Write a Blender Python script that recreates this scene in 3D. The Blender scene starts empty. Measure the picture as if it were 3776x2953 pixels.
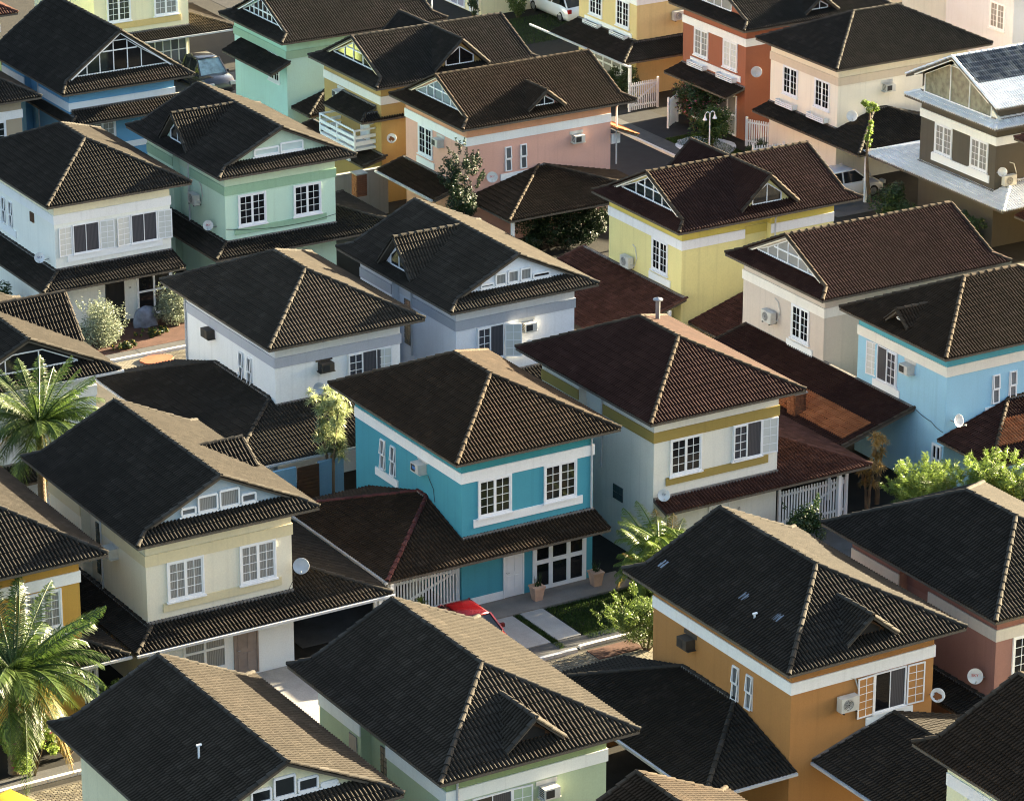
import bpy, bmesh, math, random
import numpy as np
from mathutils import Vector, Matrix
random.seed(7); np.random.seed(7)
R_ = math.radians
SC = bpy.context.scene
COL = SC.collection
# ------------------------------------------------------------------ camera
cam = bpy.data.cameras.new('camera'); camo = bpy.data.objects.new('camera', cam); COL.objects.link(camo)
cam.sensor_width = 36.0; cam.lens = 128.34; cam.clip_start = 1.0; cam.clip_end = 3000.0
CAM = Vector((0.0, 0.0, 55.73)); camo.location = CAM
camo.rotation_euler = (R_(90 - 20.917), 0, R_(-31.0))
SC.camera = camo
# ------------------------------------------------------------------ light
SUN_DIR = Vector((1.0, 0.055, 0.207)).normalized()          # towards the sun
SUN_EL = math.asin(SUN_DIR.z); SUN_AZ = math.atan2(SUN_DIR.x, SUN_DIR.y)
world = bpy.data.worlds.new('World'); SC.world = world; world.use_nodes = True
wn = world.node_tree.nodes; wl = world.node_tree.links; wn.clear()
sky = wn.new('ShaderNodeTexSky'); sky.sky_type = 'NISHITA'; sky.sun_disc = False
sky.sun_elevation = SUN_EL; sky.sun_rotation = SUN_AZ
sky.air_density = 1.0; sky.dust_density = 3.2; sky.ozone_density = 0.9
bg = wn.new('ShaderNodeBackground'); bg.inputs[1].default_value = 0.05
wo = wn.new('ShaderNodeOutputWorld'); wl.new(sky.outputs[0], bg.inputs[0]); wl.new(bg.outputs[0], wo.inputs[0])
sl = bpy.data.lights.new('sun', 'SUN'); sl.energy = 5.0; sl.angle = R_(0.53); sl.color = (1.0, 0.84, 0.56)
so = bpy.data.objects.new('sun', sl); COL.objects.link(so); so.rotation_euler = SUN_DIR.to_track_quat('Z', 'Y').to_euler()
SC.view_settings.view_transform = 'Standard'; SC.view_settings.look = 'None'
SC.view_settings.exposure = 3.62; SC.view_settings.gamma = 1.0; SC.view_settings.use_curve_mapping = False
SC.render.engine = 'CYCLES'
SC.cycles.pixel_filter_type = 'BLACKMAN_HARRIS'; SC.cycles.filter_width = 1.1; SC.cycles.use_denoising = True; SC.cycles.denoising_input_passes = 'RGB_ALBEDO_NORMAL'; SC.cycles.denoising_prefilter = 'ACCURATE'; SC.cycles.sample_clamp_indirect = 0.8
SC.cycles.max_bounces = 6; SC.cycles.diffuse_bounces = 2; SC.cycles.glossy_bounces = 2
SC.cycles.transparent_max_bounces = 4; SC.cycles.caustics_reflective = False; SC.cycles.caustics_refractive = False
# ------------------------------------------------------------------ materials
MATS = {}
def lin(c): c = c / 255.0; return c / 12.92 if c <= 0.04045 else ((c + 0.055) / 1.055) ** 2.4
def alb(r, g, b, k=1.12): return tuple(min(0.86, lin(x) * k) for x in (r, g, b))
def newmat(name):
    m = bpy.data.materials.new(name); m.use_nodes = True; nt = m.node_tree
    return m, nt, nt.nodes['Principled BSDF']
def nd(nt, t, **k):
    n = nt.nodes.new(t)
    for a, v in k.items(): setattr(n, a, v)
    return n
def mixrgb(nt, a, b, fac, blend='MIX'):
    n = nt.nodes.new('ShaderNodeMix'); n.data_type = 'RGBA'; n.blend_type = blend
    for s, v in ((n.inputs[0], fac), (n.inputs[6], a), (n.inputs[7], b)):
        if hasattr(v, 'node'): nt.links.new(v, s)
        else: s.default_value = v if not isinstance(v, tuple) else (*v, 1)[:4]
    return n.outputs[2]
def noise(nt, vec, scale, detail=4, rough=0.55):
    n = nd(nt, 'ShaderNodeTexNoise'); n.inputs['Scale'].default_value = scale
    n.inputs['Detail'].default_value = detail; n.inputs['Roughness'].default_value = rough
    if vec is not None: nt.links.new(vec, n.inputs['Vector'])
    return n.outputs['Fac']
def ramp(nt, fac, stops):
    n = nd(nt, 'ShaderNodeValToRGB'); cr = n.color_ramp
    while len(cr.elements) < len(stops): cr.elements.new(0.5)
    for e, (p, c) in zip(cr.elements, stops): e.position = p; e.color = (*c, 1)
    nt.links.new(fac, n.inputs[0]); return n.outputs[0]
def wpos(nt): return nd(nt, 'ShaderNodeNewGeometry').outputs['Position']
def bump(nt, b, h, strength, dist=0.02):
    n = nd(nt, 'ShaderNodeBump'); n.inputs['Strength'].default_value = strength; n.inputs['Distance'].default_value = dist
    nt.links.new(h, n.inputs['Height']); nt.links.new(n.outputs[0], b.inputs['Normal'])
def paint(rgb, rough=0.75, k=1.12, dirt=0.2):
    """plaster or masonry paint: faint blotches, rain streaks, fine grain"""
    key = ('paint', rgb, rough, k, dirt)
    if key in MATS: return MATS[key]
    m, nt, b = newmat('paint'); c = alb(*rgb, k=k); lu = .3 * c[0] + .6 * c[1] + .1 * c[2]; c = tuple(x * .86 + lu * .14 for x in c)
    p = wpos(nt)
    mp = nd(nt, 'ShaderNodeMapping'); mp.inputs['Scale'].default_value = (4.0, 4.0, 0.16); nt.links.new(p, mp.inputs[0])
    st = noise(nt, mp.outputs[0], 1.3, 3); bl = noise(nt, p, 0.9, 5)
    d = tuple(x * 0.62 for x in c)
    f1 = ramp(nt, st, [(0.54, (0, 0, 0)), (0.8, (dirt * 1.5,) * 3)]); f2 = ramp(nt, bl, [(0.4, (0, 0, 0)), (0.75, (dirt * 1.6,) * 3)])
    c1 = mixrgb(nt, c, d, f1); c2 = mixrgb(nt, c1, tuple(x * 0.8 for x in c), f2)
    gr = ramp(nt, noise(nt, p, 17, 3, .75), [(0.3, (0.93,) * 3), (0.7, (1.04,) * 3)]); c2 = mixrgb(nt, c2, gr, 1.0, 'MULTIPLY')
    nt.links.new(c2, b.inputs['Base Color']); b.inputs['Roughness'].default_value = rough
    b.inputs['Specular IOR Level'].default_value = 0.2
    bump(nt, b, noise(nt, p, 24, 4, .7), 0.18, 0.008)
    MATS[key] = m; return m
def plain(name, rgb, rough=0.5, metal=0.0, spec=0.5, var=0.12, k=1.0):
    key = ('plain', name, rgb)
    if key in MATS: return MATS[key]
    m, nt, b = newmat(name); c = alb(*rgb, k=k); p = wpos(nt)
    col = mixrgb(nt, c, tuple(x * (1 - 2.2 * var) for x in c), ramp(nt, noise(nt, p, 3.0, 4), [(0.35, (0, 0, 0)), (0.75, (1, 1, 1))]))
    nt.links.new(col, b.inputs['Base Color']); b.inputs['Roughness'].default_value = rough
    b.inputs['Metallic'].default_value = metal; b.inputs['Specular IOR Level'].default_value = spec
    MATS[key] = m; return m
def tilemat(name, c0, c1, c2, rough=0.8, lich=0.45, spec=0.1):
    """concrete roof tile: each tile its own tone, soot and lichen in blotches"""
    if name in MATS: return MATS[name]
    m, nt, b = newmat(name); g = nd(nt, 'ShaderNodeNewGeometry'); oi = nd(nt, 'ShaderNodeObjectInfo')
    ad = nd(nt, 'ShaderNodeMath', operation='ADD'); nt.links.new(g.outputs['Random Per Island'], ad.inputs[0]); nt.links.new(oi.outputs['Random'], ad.inputs[1])
    fr = nd(nt, 'ShaderNodeMath', operation='FRACT'); nt.links.new(ad.outputs[0], fr.inputs[0])
    base = ramp(nt, fr.outputs[0], [(0.0, c0), (0.5, c1), (0.95, c2), (0.99, tuple(x * 1.2 for x in c2))])
    p = g.outputs['Position']
    soot = ramp(nt, noise(nt, p, 0.7, 5, 0.6), [(0.35, (0, 0, 0)), (0.7, (0.65,) * 3)])
    c = mixrgb(nt, base, tuple(x * 0.72 for x in c0), soot)
    li = ramp(nt, noise(nt, p, 2.3, 6, 0.7), [(0.56, (0, 0, 0)), (0.75, (lich,) * 3)])
    c = mixrgb(nt, c, tuple(min(1, x * 1.9 + 0.02) for x in c1), li)
    nt.links.new(c, b.inputs['Base Color']); b.inputs['Roughness'].default_value = rough
    b.inputs['Specular IOR Level'].default_value = spec
    bump(nt, b, noise(nt, p, 45, 4), 0.35, 0.012)
    MATS[name] = m; return m
def leafmat(name, c, c2, trans=0.45, rough=0.4):
    if name in MATS: return MATS[name]
    m, nt, b = newmat(name); g = nd(nt, 'ShaderNodeNewGeometry')
    col = ramp(nt, g.outputs['Random Per Island'], [(0.0, c), (1.0, c2)])
    n2 = ramp(nt, noise(nt, g.outputs['Position'], 1.7, 3), [(0.3, (0.7,) * 3), (0.7, (1.15,) * 3)])
    col = mixrgb(nt, col, n2, 1.0, 'MULTIPLY')
    nt.links.new(col, b.inputs['Base Color']); b.inputs['Roughness'].default_value = rough; b.inputs['Specular IOR Level'].default_value = 0.35
    tr = nd(nt, 'ShaderNodeBsdfTranslucent'); nt.links.new(col, tr.inputs['Color'])
    mx = nd(nt, 'ShaderNodeMixShader'); mx.inputs[0].default_value = trans
    nt.links.new(b.outputs[0], mx.inputs[1]); nt.links.new(tr.outputs[0], mx.inputs[2])
    out = [n for n in nt.nodes if n.type == 'OUTPUT_MATERIAL'][0]; nt.links.new(mx.outputs[0], out.inputs[0])
    MATS[name] = m; return m
def glassmat(name, c, rough=0.06):
    if name in MATS: return MATS[name]
    m, nt, b = newmat(name); g = nd(nt, 'ShaderNodeNewGeometry'); oi = nd(nt, 'ShaderNodeObjectInfo')
    col = ramp(nt, oi.outputs['Random'], [(0.0, tuple(x * 0.55 for x in c)), (1.0, tuple(x * 1.4 for x in c))])
    nt.links.new(col, b.inputs['Base Color']); b.inputs['Roughness'].default_value = rough; b.inputs['Specular IOR Level'].default_value = 0.5
    MATS[name] = m; return m
def curtainmat(name, c, freq=28.0):
    if name in MATS: return MATS[name]
    m, nt, b = newmat(name); tc = nd(nt, 'ShaderNodeTexCoord')
    w = nd(nt, 'ShaderNodeTexWave', wave_type='BANDS', bands_direction='X'); w.inputs['Scale'].default_value = freq / 6.0
    w.inputs['Distortion'].default_value = 1.5; w.inputs['Detail'].default_value = 1.0; nt.links.new(tc.outputs['Object'], w.inputs[0])
    nt.links.new(mixrgb(nt, tuple(x * 0.45 for x in c), c, w.outputs['Fac']), b.inputs['Base Color'])
    b.inputs['Roughness'].default_value = 0.35; MATS[name] = m; return m
T_CHAR = tilemat('tile_charcoal', (0.0235, 0.0196, 0.0155), (0.028, 0.0234, 0.0186), (0.0335, 0.028, 0.0224))
T_GREY = tilemat('tile_weathered', (0.034, 0.0278, 0.0212), (0.0395, 0.0325, 0.0248), (0.0465, 0.0382, 0.0294))
T_BROWN = tilemat('tile_brown', (0.030, 0.0195, 0.012), (0.0355, 0.023, 0.0142), (0.042, 0.0273, 0.017))
T_RED = tilemat('tile_redbrown', (0.0365, 0.0167, 0.0125), (0.043, 0.02, 0.015), (0.051, 0.024, 0.0182))
T_REDLOW = tilemat('tile_red', (0.06, 0.026, 0.019), (0.077, 0.034, 0.025), (0.095, 0.044, 0.033))
T_CAP = tilemat('tile_ridge', (0.034, 0.0305, 0.0255), (0.044, 0.039, 0.033), (0.058, 0.052, 0.044), rough=0.85)  # ridge tiles lightened in colour for the sun falling on them
T_CAPB = tilemat('tile_ridge_brown', (0.04, 0.03, 0.021), (0.053, 0.04, 0.028), (0.068, 0.052, 0.037), rough=0.85)  # brown ridge tiles, sunlit brightness likewise put into the colour
T_ORANGE = tilemat('tile_orange', (0.3, 0.11, 0.045), (0.36, 0.135, 0.055), (0.43, 0.17, 0.075), lich=0.1)
T_WHITE = tilemat('tile_whitewash', (0.74, 0.76, 0.78), (0.78, 0.79, 0.81), (0.81, 0.82, 0.83), rough=0.65, lich=0.05)
T_SLATE = tilemat('tile_slate', (0.05, 0.06, 0.075), (0.09, 0.10, 0.12), (0.2, 0.2, 0.19))
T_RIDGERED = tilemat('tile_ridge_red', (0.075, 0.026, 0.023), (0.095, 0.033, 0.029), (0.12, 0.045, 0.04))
M_WHITE = paint((236, 238, 243), 0.5, 1.0, 0.05)
M_FRAME = plain('white_frame', (235, 236, 240), 0.35, var=0.03)
M_GUTTER = plain('gutter', (190, 192, 196), 0.4, var=0.1)
M_GLASS = glassmat('dark_glass', (0.012, 0.013, 0.015))
M_GREYGLASS = glassmat('grey_glass', (0.16, 0.17, 0.18), 0.25)
M_CURT = curtainmat('curtain_glass', (0.32, 0.32, 0.31))
M_DCURT = curtainmat('dark_curtain', (0.075, 0.075, 0.09))
M_FROST = plain('frosted_glass', (205, 206, 202), 0.3, var=.04)
M_DARK = plain('dark_interior', (24, 22, 22), 0.8)
M_CONC = plain('concrete', (150, 148, 142), 0.85)
M_SOFFIT = plain('soffit', (90, 82, 72), 0.8)
M_METAL = plain('metal', (150, 152, 155), 0.4, 0.6)
M_WOOD = plain('wood', (80, 52, 30), 0.6)
# ------------------------------------------------------------------ mesh helpers
def link(o, parent=None, M=None):
    COL.objects.link(o)
    if parent is not None: o.parent = parent
    if M is not None: o.matrix_basis = M
    return o
def obj(name, me, parent=None, M=None): return link(bpy.data.objects.new(name, me), parent, M)
def mesh(name, v, f, mat=None, smooth=False):
    me = bpy.data.meshes.new(name); me.from_pydata([tuple(x) for x in v], [], [tuple(x) for x in f])
    if mat is not None: me.materials.append(mat)
    if smooth: me.polygons.foreach_set('use_smooth', [True] * len(me.polygons))
    me.update(); return me
def top(o, label, cat, group=None, kind=None):
    o['label'] = label; o['category'] = cat
    if group: o['group'] = group
    if kind: o['kind'] = kind
    return o
def empty(name, loc=(0, 0, 0), rz=0.0):
    o = bpy.data.objects.new(name, None); COL.objects.link(o); o.location = loc; o.rotation_euler = (0, 0, rz); o.empty_display_size = 0.2
    return o
BF = [(0, 3, 2, 1), (4, 5, 6, 7), (0, 1, 5, 4), (1, 2, 6, 5), (2, 3, 7, 6), (3, 0, 4, 7)]
class MB:
    def __init__(s): s.v = []; s.f = []
    def add(s, v, f):
        n = len(s.v); s.v += [tuple(x) for x in v]; s.f += [tuple(i + n for i in q) for q in f]; return s
    def box(s, x0, y0, z0, x1, y1, z1):
        return s.add([(x0, y0, z0), (x1, y0, z0), (x1, y1, z0), (x0, y1, z0), (x0, y0, z1), (x1, y0, z1), (x1, y1, z1), (x0, y1, z1)], BF)
    def bar(s, p, q, w, h=None):
        p = Vector(p); q = Vector(q); d = (q - p).normalized(); up = Vector((0, 0, 1)) if abs(d.z) < 0.95 else Vector((0, 1, 0))
        a = d.cross(up).normalized() * w / 2; b = a.cross(d).normalized() * (h or w) / 2
        return s.add([p - a - b, p + a - b, p + a + b, p - a + b, q - a - b, q + a - b, q + a + b, q - a + b], [(0, 1, 2, 3), (7, 6, 5, 4), (0, 4, 5, 1), (1, 5, 6, 2), (2, 6, 7, 3), (3, 7, 4, 0)])
    def tube(s, pts, rad, n=8, cap=True):
        pts = [Vector(p) for p in pts]; rings = []
        for i, p in enumerate(pts):
            d = (pts[min(i + 1, len(pts) - 1)] - pts[max(i - 1, 0)]).normalized()
            up = Vector((0, 0, 1)) if abs(d.z) < 0.9 else Vector((1, 0, 0))
            a = d.cross(up).normalized(); b = a.cross(d); r = rad[i] if isinstance(rad, (list, tuple)) else rad
            rings.append([p + (a * math.cos(t * 2 * math.pi / n) + b * math.sin(t * 2 * math.pi / n)) * r for t in range(n)])
        v = [x for r in rings for x in r]; f = []
        for i in range(len(pts) - 1):
            for t in range(n): f.append((i * n + t, i * n + (t + 1) % n, (i + 1) * n + (t + 1) % n, (i + 1) * n + t))
        if cap: f.append(tuple(range(n - 1, -1, -1))); f.append(tuple((len(pts) - 1) * n + t for t in range(n)))
        return s.add(v, f)
    def lathe(s, prof, n=16, M=None):
        v = []; f = []
        for r, z in prof:
            for t in range(n):
                p = Vector((r * math.cos(t * 2 * math.pi / n), r * math.sin(t * 2 * math.pi / n), z)); v.append(M @ p if M else p)
        for i in range(len(prof) - 1):
            for t in range(n): f.append((i * n + t, i * n + (t + 1) % n, (i + 1) * n + (t + 1) % n, (i + 1) * n + t))
        return s.add(v, f)
    def prism(s, poly, z0, z1):
        n = len(poly); v = [(x, y, z0) for x, y in poly] + [(x, y, z1) for x, y in poly]
        f = [tuple(range(n - 1, -1, -1)), tuple(range(n, 2 * n))] + [(i, (i + 1) % n, n + (i + 1) % n, n + i) for i in range(n)]
        return s.add(v, f)
    def mesh(s, name, mat, smooth=False): return mesh(name, s.v, s.f, mat, smooth)
    def build(s, name, mat, parent=None, M=None, smooth=False): return obj(name, s.mesh(name, mat, smooth), parent, M)
CACHE = {}
def cached(key, fn):
    if key not in CACHE: CACHE[key] = fn()
    return CACHE[key]
def T(x, y, z): return Matrix.Translation((x, y, z))
def text(body, size, mat, parent, M, name='lettering'):
    cu = bpy.data.curves.new(name, 'FONT'); cu.body = body; cu.size = size; cu.align_x = 'CENTER'; cu.align_y = 'CENTER'; cu.extrude = 0.003
    to = bpy.data.objects.new('tmp', cu); COL.objects.link(to)
    dg = bpy.context.evaluated_depsgraph_get(); dg.update()
    me = bpy.data.meshes.new_from_object(to.evaluated_get(dg)); bpy.data.objects.remove(to); bpy.data.curves.remove(cu)
    me.materials.clear(); me.materials.append(mat); me.name = name
    return obj(name, me, parent, M)
# ------------------------------------------------------------------ roofs
TW, THT = 0.288, 0.33
_px = [0, .03, .038, .072, .106, .114, .174, .182, .216, .25, .258, .288]; _pz = [0, 0, .05, .076, .05, 0, 0, .05, .076, .05, 0, 0]
_n = len(_px); TILE_V = []; TILE_F = []
for y, dz in ((0.0, 0.037), (THT + 0.045, 0.0)):
    TILE_V += [(x, y, z + dz + 0.004) for x, z in zip(_px, _pz)]
TILE_V += [(x, 0.0, max(z - 0.012, -0.004)) for x, z in zip(_px, _pz)]
for i in range(_n - 1):
    TILE_F.append((i, i + 1, _n + i + 1, _n + i)); TILE_F.append((2 * _n + i, 2 * _n + i + 1, i + 1, i))
TILE_A = np.array(TILE_V); TILE_FA = np.array(TILE_F)
DIRS = {'F': ((1, 0), (0, 1)), 'B': ((-1, 0), (0, -1)), 'L': ((0, -1), (1, 0)), 'R': ((0, 1), (-1, 0))}
def tile_mesh(mat): return cached(('tile', mat.name), lambda: mesh('tile', TILE_V, TILE_F, mat))
CW = 0.088
def _cap():
    m = MB(); n = 6; v = []
    for y, r, dz in ((0.0, CW + .012, .018), (0.43, CW - .012, 0.0)):
        for t in range(n + 1):
            a = math.pi * t / n; v.append((r * math.cos(a), y, r * 0.85 * math.sin(a) + dz))
    for t in range(n + 1):
        a = math.pi * t / n; r = CW - .006; v.append((r * math.cos(a), 0.0, r * 0.85 * math.sin(a) + .004))
    f = [(t, n + 1 + t, n + 2 + t, t + 1) for t in range(n)] + [(t, t + 1, 2 * n + 3 + t, 2 * n + 2 + t) for t in range(n)]
    m.add(v, f); return m
CAPM = _cap()
def cap_mesh(mat): return cached(('cap', mat.name), lambda: mesh('ridge_tile', CAPM.v, CAPM.f, mat))
class Roof:
    """a tiled roof: deck + tiles + ridge tiles, all in the house's own coordinates"""
    def __init__(s, parent, mat, name='roof', capmat=None, budget=300):
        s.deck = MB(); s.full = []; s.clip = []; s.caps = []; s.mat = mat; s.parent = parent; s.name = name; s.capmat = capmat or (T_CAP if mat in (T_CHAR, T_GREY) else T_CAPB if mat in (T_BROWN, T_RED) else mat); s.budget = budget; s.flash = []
    def slope(s, d, ref, ze, g, poly, mat=None, deck=True):
        (ax, ay), (bx, by) = DIRS[d]; c = math.sqrt(1 + g * g)
        a = Vector((ax, ay, 0)); b = Vector((bx, by, g)) / c; n = a.cross(b)
        o = Vector((bx * bx * ref, by * by * ref, ze))
        P = [Vector((x, y, 0)) for x, y in poly]
        ab = []
        for p in P:
            q = p - Vector((o.x, o.y, 0)); ab.append((q.dot(a), (q.x * bx + q.y * by) * c))
        area = sum(ab[i][0] * ab[(i + 1) % len(ab)][1] - ab[(i + 1) % len(ab)][0] * ab[i][1] for i in range(len(ab)))
        if area < 0: ab.reverse()
        A = np.array(ab); E = np.roll(A, -1, 0) - A; L = np.hypot(E[:, 0], E[:, 1]); A = A[L > 1e-5]; E = E[L > 1e-5]; L = L[L > 1e-5]
        N = np.stack([E[:, 1], -E[:, 0]], 1) / L[:, None]       # outward normals
        eave = (np.abs(A[:, 1]) < 1e-4) & (np.abs(E[:, 1]) < 1e-4)
        M = Matrix.Identity(4)
        for i in range(3): M[i][0] = a[i]; M[i][1] = b[i]; M[i][2] = n[i]; M[i][3] = o[i]
        if deck:
            top_ = [M @ Vector((x, y, -0.006)) for x, y in ab]; bot = [p - Vector((0, 0, 0.09)) for p in top_]; k = len(ab)
            s.deck.add(top_ + bot, [tuple(range(k)), tuple(range(2 * k - 1, k - 1, -1))] + [(i, k + i, k + (i + 1) % k, (i + 1) % k) for i in range(k)])
        i0, i1 = int(math.floor(A[:, 0].min() / TW - 1e-6)), int(math.ceil(A[:, 0].max() / TW + 1e-6)); j1 = int(math.ceil(A[:, 1].max() / THT - 1e-6))
        j0 = int(math.floor(A[:, 1].min() / THT + 1e-6))
        mt = mat or s.mat
        for i in range(i0, i1):
            for j in range(j0, j1):
                cor = np.array([(i * TW, j * THT), ((i + 1) * TW, j * THT), ((i + 1) * TW, (j + 1) * THT), (i * TW, (j + 1) * THT)])
                dist = (cor[:, None, :] - A[None]) * N[None]; dist = dist.sum(2)       # 4 x edges
                if (dist.min(0) > -1e-4).any(): continue
                Mt = M @ T(i * TW + random.uniform(-.003, .003), j * THT + random.uniform(-.006, .006), 0) @ Matrix.Rotation(random.uniform(-.006, .006), 4, 'X')
                if dist.max() < 0.02: s.full.append((Mt, mt))
                else: s.clip.append((Mt, mt, M, A, N, eave))
        return s
    def line(s, p, q, up=0.045, start=0.0):
        """ridge tiles from low end p to high end q"""
        p = Vector(p) + Vector((0, 0, up)); q = Vector(q) + Vector((0, 0, up)); d = q - p; L = d.length; d.normalize()
        x = d.cross(Vector((0, 0, 1))).normalized(); z = x.cross(d); k = max(1, round(L / 0.37)); st = L / k
        for i in range(k):
            M = Matrix.Identity(4); o = p + d * (i * st)
            for t in range(3): M[t][0] = x[t]; M[t][1] = d[t]; M[t][2] = z[t]; M[t][3] = o[t]
            s.caps.append(M @ Matrix.Rotation(random.uniform(-.02, .02), 4, 'Z') @ Matrix.Rotation(random.uniform(-.015, .015), 4, 'X') @ T(0, 0, random.uniform(-.006, .008)))
    def finish(s, WM):
        ro = s.deck.build(s.name, s.mat_soffit(), s.parent)
        full = s.full
        if s.budget:
            def score(e):
                w = WM @ e[0].translation; nz = (WM.to_3x3() @ e[0].col[2].to_3d()); v = (CAM - w).normalized()
                return -max(0.0, nz.dot(v)) / (CAM - w).length_squared * (in_view(w))
            full = sorted(s.full, key=score)
        for Mt, mt in full[:s.budget]: obj('tile', tile_mesh(mt), ro, Mt)
        by = {}
        for Mt, mt in full[s.budget:]: by.setdefault(mt.name, [mt, [], []])[1].append(Mt)
        for e in s.clip: by.setdefault(e[1].name, [e[1], [], []])[2].append(e)
        for mt, fl, cl in by.values():
            V = []; F = []; n = 0
            if fl:
                MM = np.array([[list(r) for r in m] for m in fl]); h = np.c_[TILE_A, np.ones(len(TILE_A))]
                V = (np.einsum('kij,nj->kni', MM, h)[:, :, :3]).reshape(-1, 3); n = len(V)
                F = (TILE_FA[None] + (np.arange(len(fl)) * len(TILE_A))[:, None, None]).reshape(-1, 4)
            V = [tuple(x) for x in V]; F = [tuple(x) for x in F]
            if cl:
                groups = {}
                for e in cl: groups.setdefault(id(e[3]), []).append(e)
                for es in groups.values():
                    _, _, M, A, N, eave = es[0]; bm = bmesh.new()
                    for e in es:
                        vs = [bm.verts.new(e[0] @ Vector(v)) for v in TILE_V]
                        for f in TILE_F: bm.faces.new([vs[i] for i in f])
                    for k in range(len(A)):
                        if eave[k]: continue
                        pc = M @ Vector((A[k][0] + N[k][0] * .01, A[k][1] + N[k][1] * .01, 0)); no = M.to_3x3() @ Vector((N[k][0], N[k][1], 0))
                        bmesh.ops.bisect_plane(bm, geom=bm.verts[:] + bm.edges[:] + bm.faces[:], plane_co=pc, plane_no=no, clear_outer=True)
                    bm.verts.index_update(); o = len(V); V += [tuple(v.co) for v in bm.verts]; F += [tuple(v.index + o for v in f.verts) for f in bm.faces]; bm.free()
            t = obj('roof_tiles', mesh('roof_tiles', V, F, mt), ro); t['kind'] = 'stuff'
        for p, q in s.flash: MB().bar(p, q, .13, .09).build('flashing', M_FLASH, ro)
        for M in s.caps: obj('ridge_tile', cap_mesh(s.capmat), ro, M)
        return ro
    def mat_soffit(s): return M_SOFFIT
M_FLASH = plain('mortar_flashing', (120, 116, 112), .9, var=.3)
CAMR = camo.rotation_euler.to_matrix().transposed()
def in_view(w):
    c = CAMR @ (Vector(w) - CAM); x = c.x / -c.z * 7786 / 1092; y = c.y / -c.z * 7786 / 854
    return 1.0 if abs(x) < 1.03 and abs(y) < 1.03 else 0.0
E0, S0 = 6.13, 0.482
def main_roof(R, W, L, front='hip', back='hip', ze=E0, g=S0, gs=0.8, d=0.5945, gk=None):
    """hip or Dutch-gable ends; the eave rectangle is 0..W x 0..L"""
    h = W / 2; zr = ze + g * h
    df = h if front == 'hip' else d if front == 'gable' else 0.0; db = h if back == 'hip' else d if back == 'gable' else 0.0
    def z(x): return ze + g * min(x, W - x)
    gk = gk or g; d = 2 * THT / math.sqrt(1 + g * g) if abs(gk - g) > .01 else d; kd = d * g / gk      # rake foot: d up the slope, kd in from the end
    if 'plain' in (front, back): kd = 0.0
    if front == 'hip' and back == 'hip': parts = [[(0, 0), (h, h), (h, L - h), (0, L)]]
    else:
        if front == 'gable': df = kd
        if back == 'gable': db = kd
        yf = d if front == 'hip' else kd; yb = d if back == 'hip' else kd
        parts = [[(0, 0), (d, yf), (d, L - yb), (0, L)], [(d, yf), (h, df), (h, L - db), (d, L - yb)]]
    for q in parts: R.slope('L', 0, ze, g, q); R.slope('R', W, ze, g, [(W - x, y) for x, y in q])
    for end, k in ((front, 'F'), (back, 'B')):
        if end == 'hip': P = [(0, 0), (W, 0), (h, h)]
        elif end == 'plain': continue
        else: q = gs * gk / g; P = [(0, 0), (W, 0), (W - q, gs), (q, gs)]
        if k == 'B': P = [(x, L - y) for x, y in P]
        R.slope(k, 0 if k == 'F' else L, ze, gk if end != 'hip' else g, P)
    for x, sx in ((0, 1), (W, -1)):
        for y, sy, e in ((0, 1, front), (L, -1, back)):
            if e == 'hip': R.line((x, y, ze), (h, y + sy * h, zr))
            elif e == 'plain': R.line((x, y + sy * .03, ze), (h, y + sy * .03, zr))
            else:
                R.line((x, y, ze), (x + sx * d, y + sy * kd, ze + g * d)); R.line((x + sx * d, y + sy * kd, ze + g * d), (h, y + sy * kd, zr))
    R.line((h, df - .05, zr), (h, L - db, zr), up=0.04)
    return zr
def cross_gable(R, side, c, hw, zr, W, L, xf=0.55, ze=E0, g=S0, caps=True):
    """gable dormer standing on a slope; side L/R/F, c along the eave, ridge at zr; returns its front plane"""
    n = (zr - ze) / g; foot = ze + g * xf; gd = (zr - foot) / hw; vb = xf
    def pt(u, t): # u into the roof from the eave, t along eave
        return {'L': (u, t), 'R': (W - u, t), 'F': (t, u), 'B': (t, L - u)}[side]
    for sg in (-1, 1):
        P = [pt(xf - .28, c), pt(n, c), pt(vb, c + sg * hw), pt(xf - .28, c + sg * hw)]
        if side in 'LR': k = 'F' if sg < 0 else 'B'
        else: k = 'L' if sg < 0 else 'R'
        R.slope(k, c + sg * hw, foot, gd, P)
        if caps:
            a = pt(xf - .26, c + sg * hw); b = pt(xf - .26, c); R.line((*a, foot), (*b, zr), up=.0)
    a = pt(xf - .28, c); b = pt(n, c)
    R.line((*a, zr), (*b, zr), up=.03)
    return foot, gd
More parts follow.
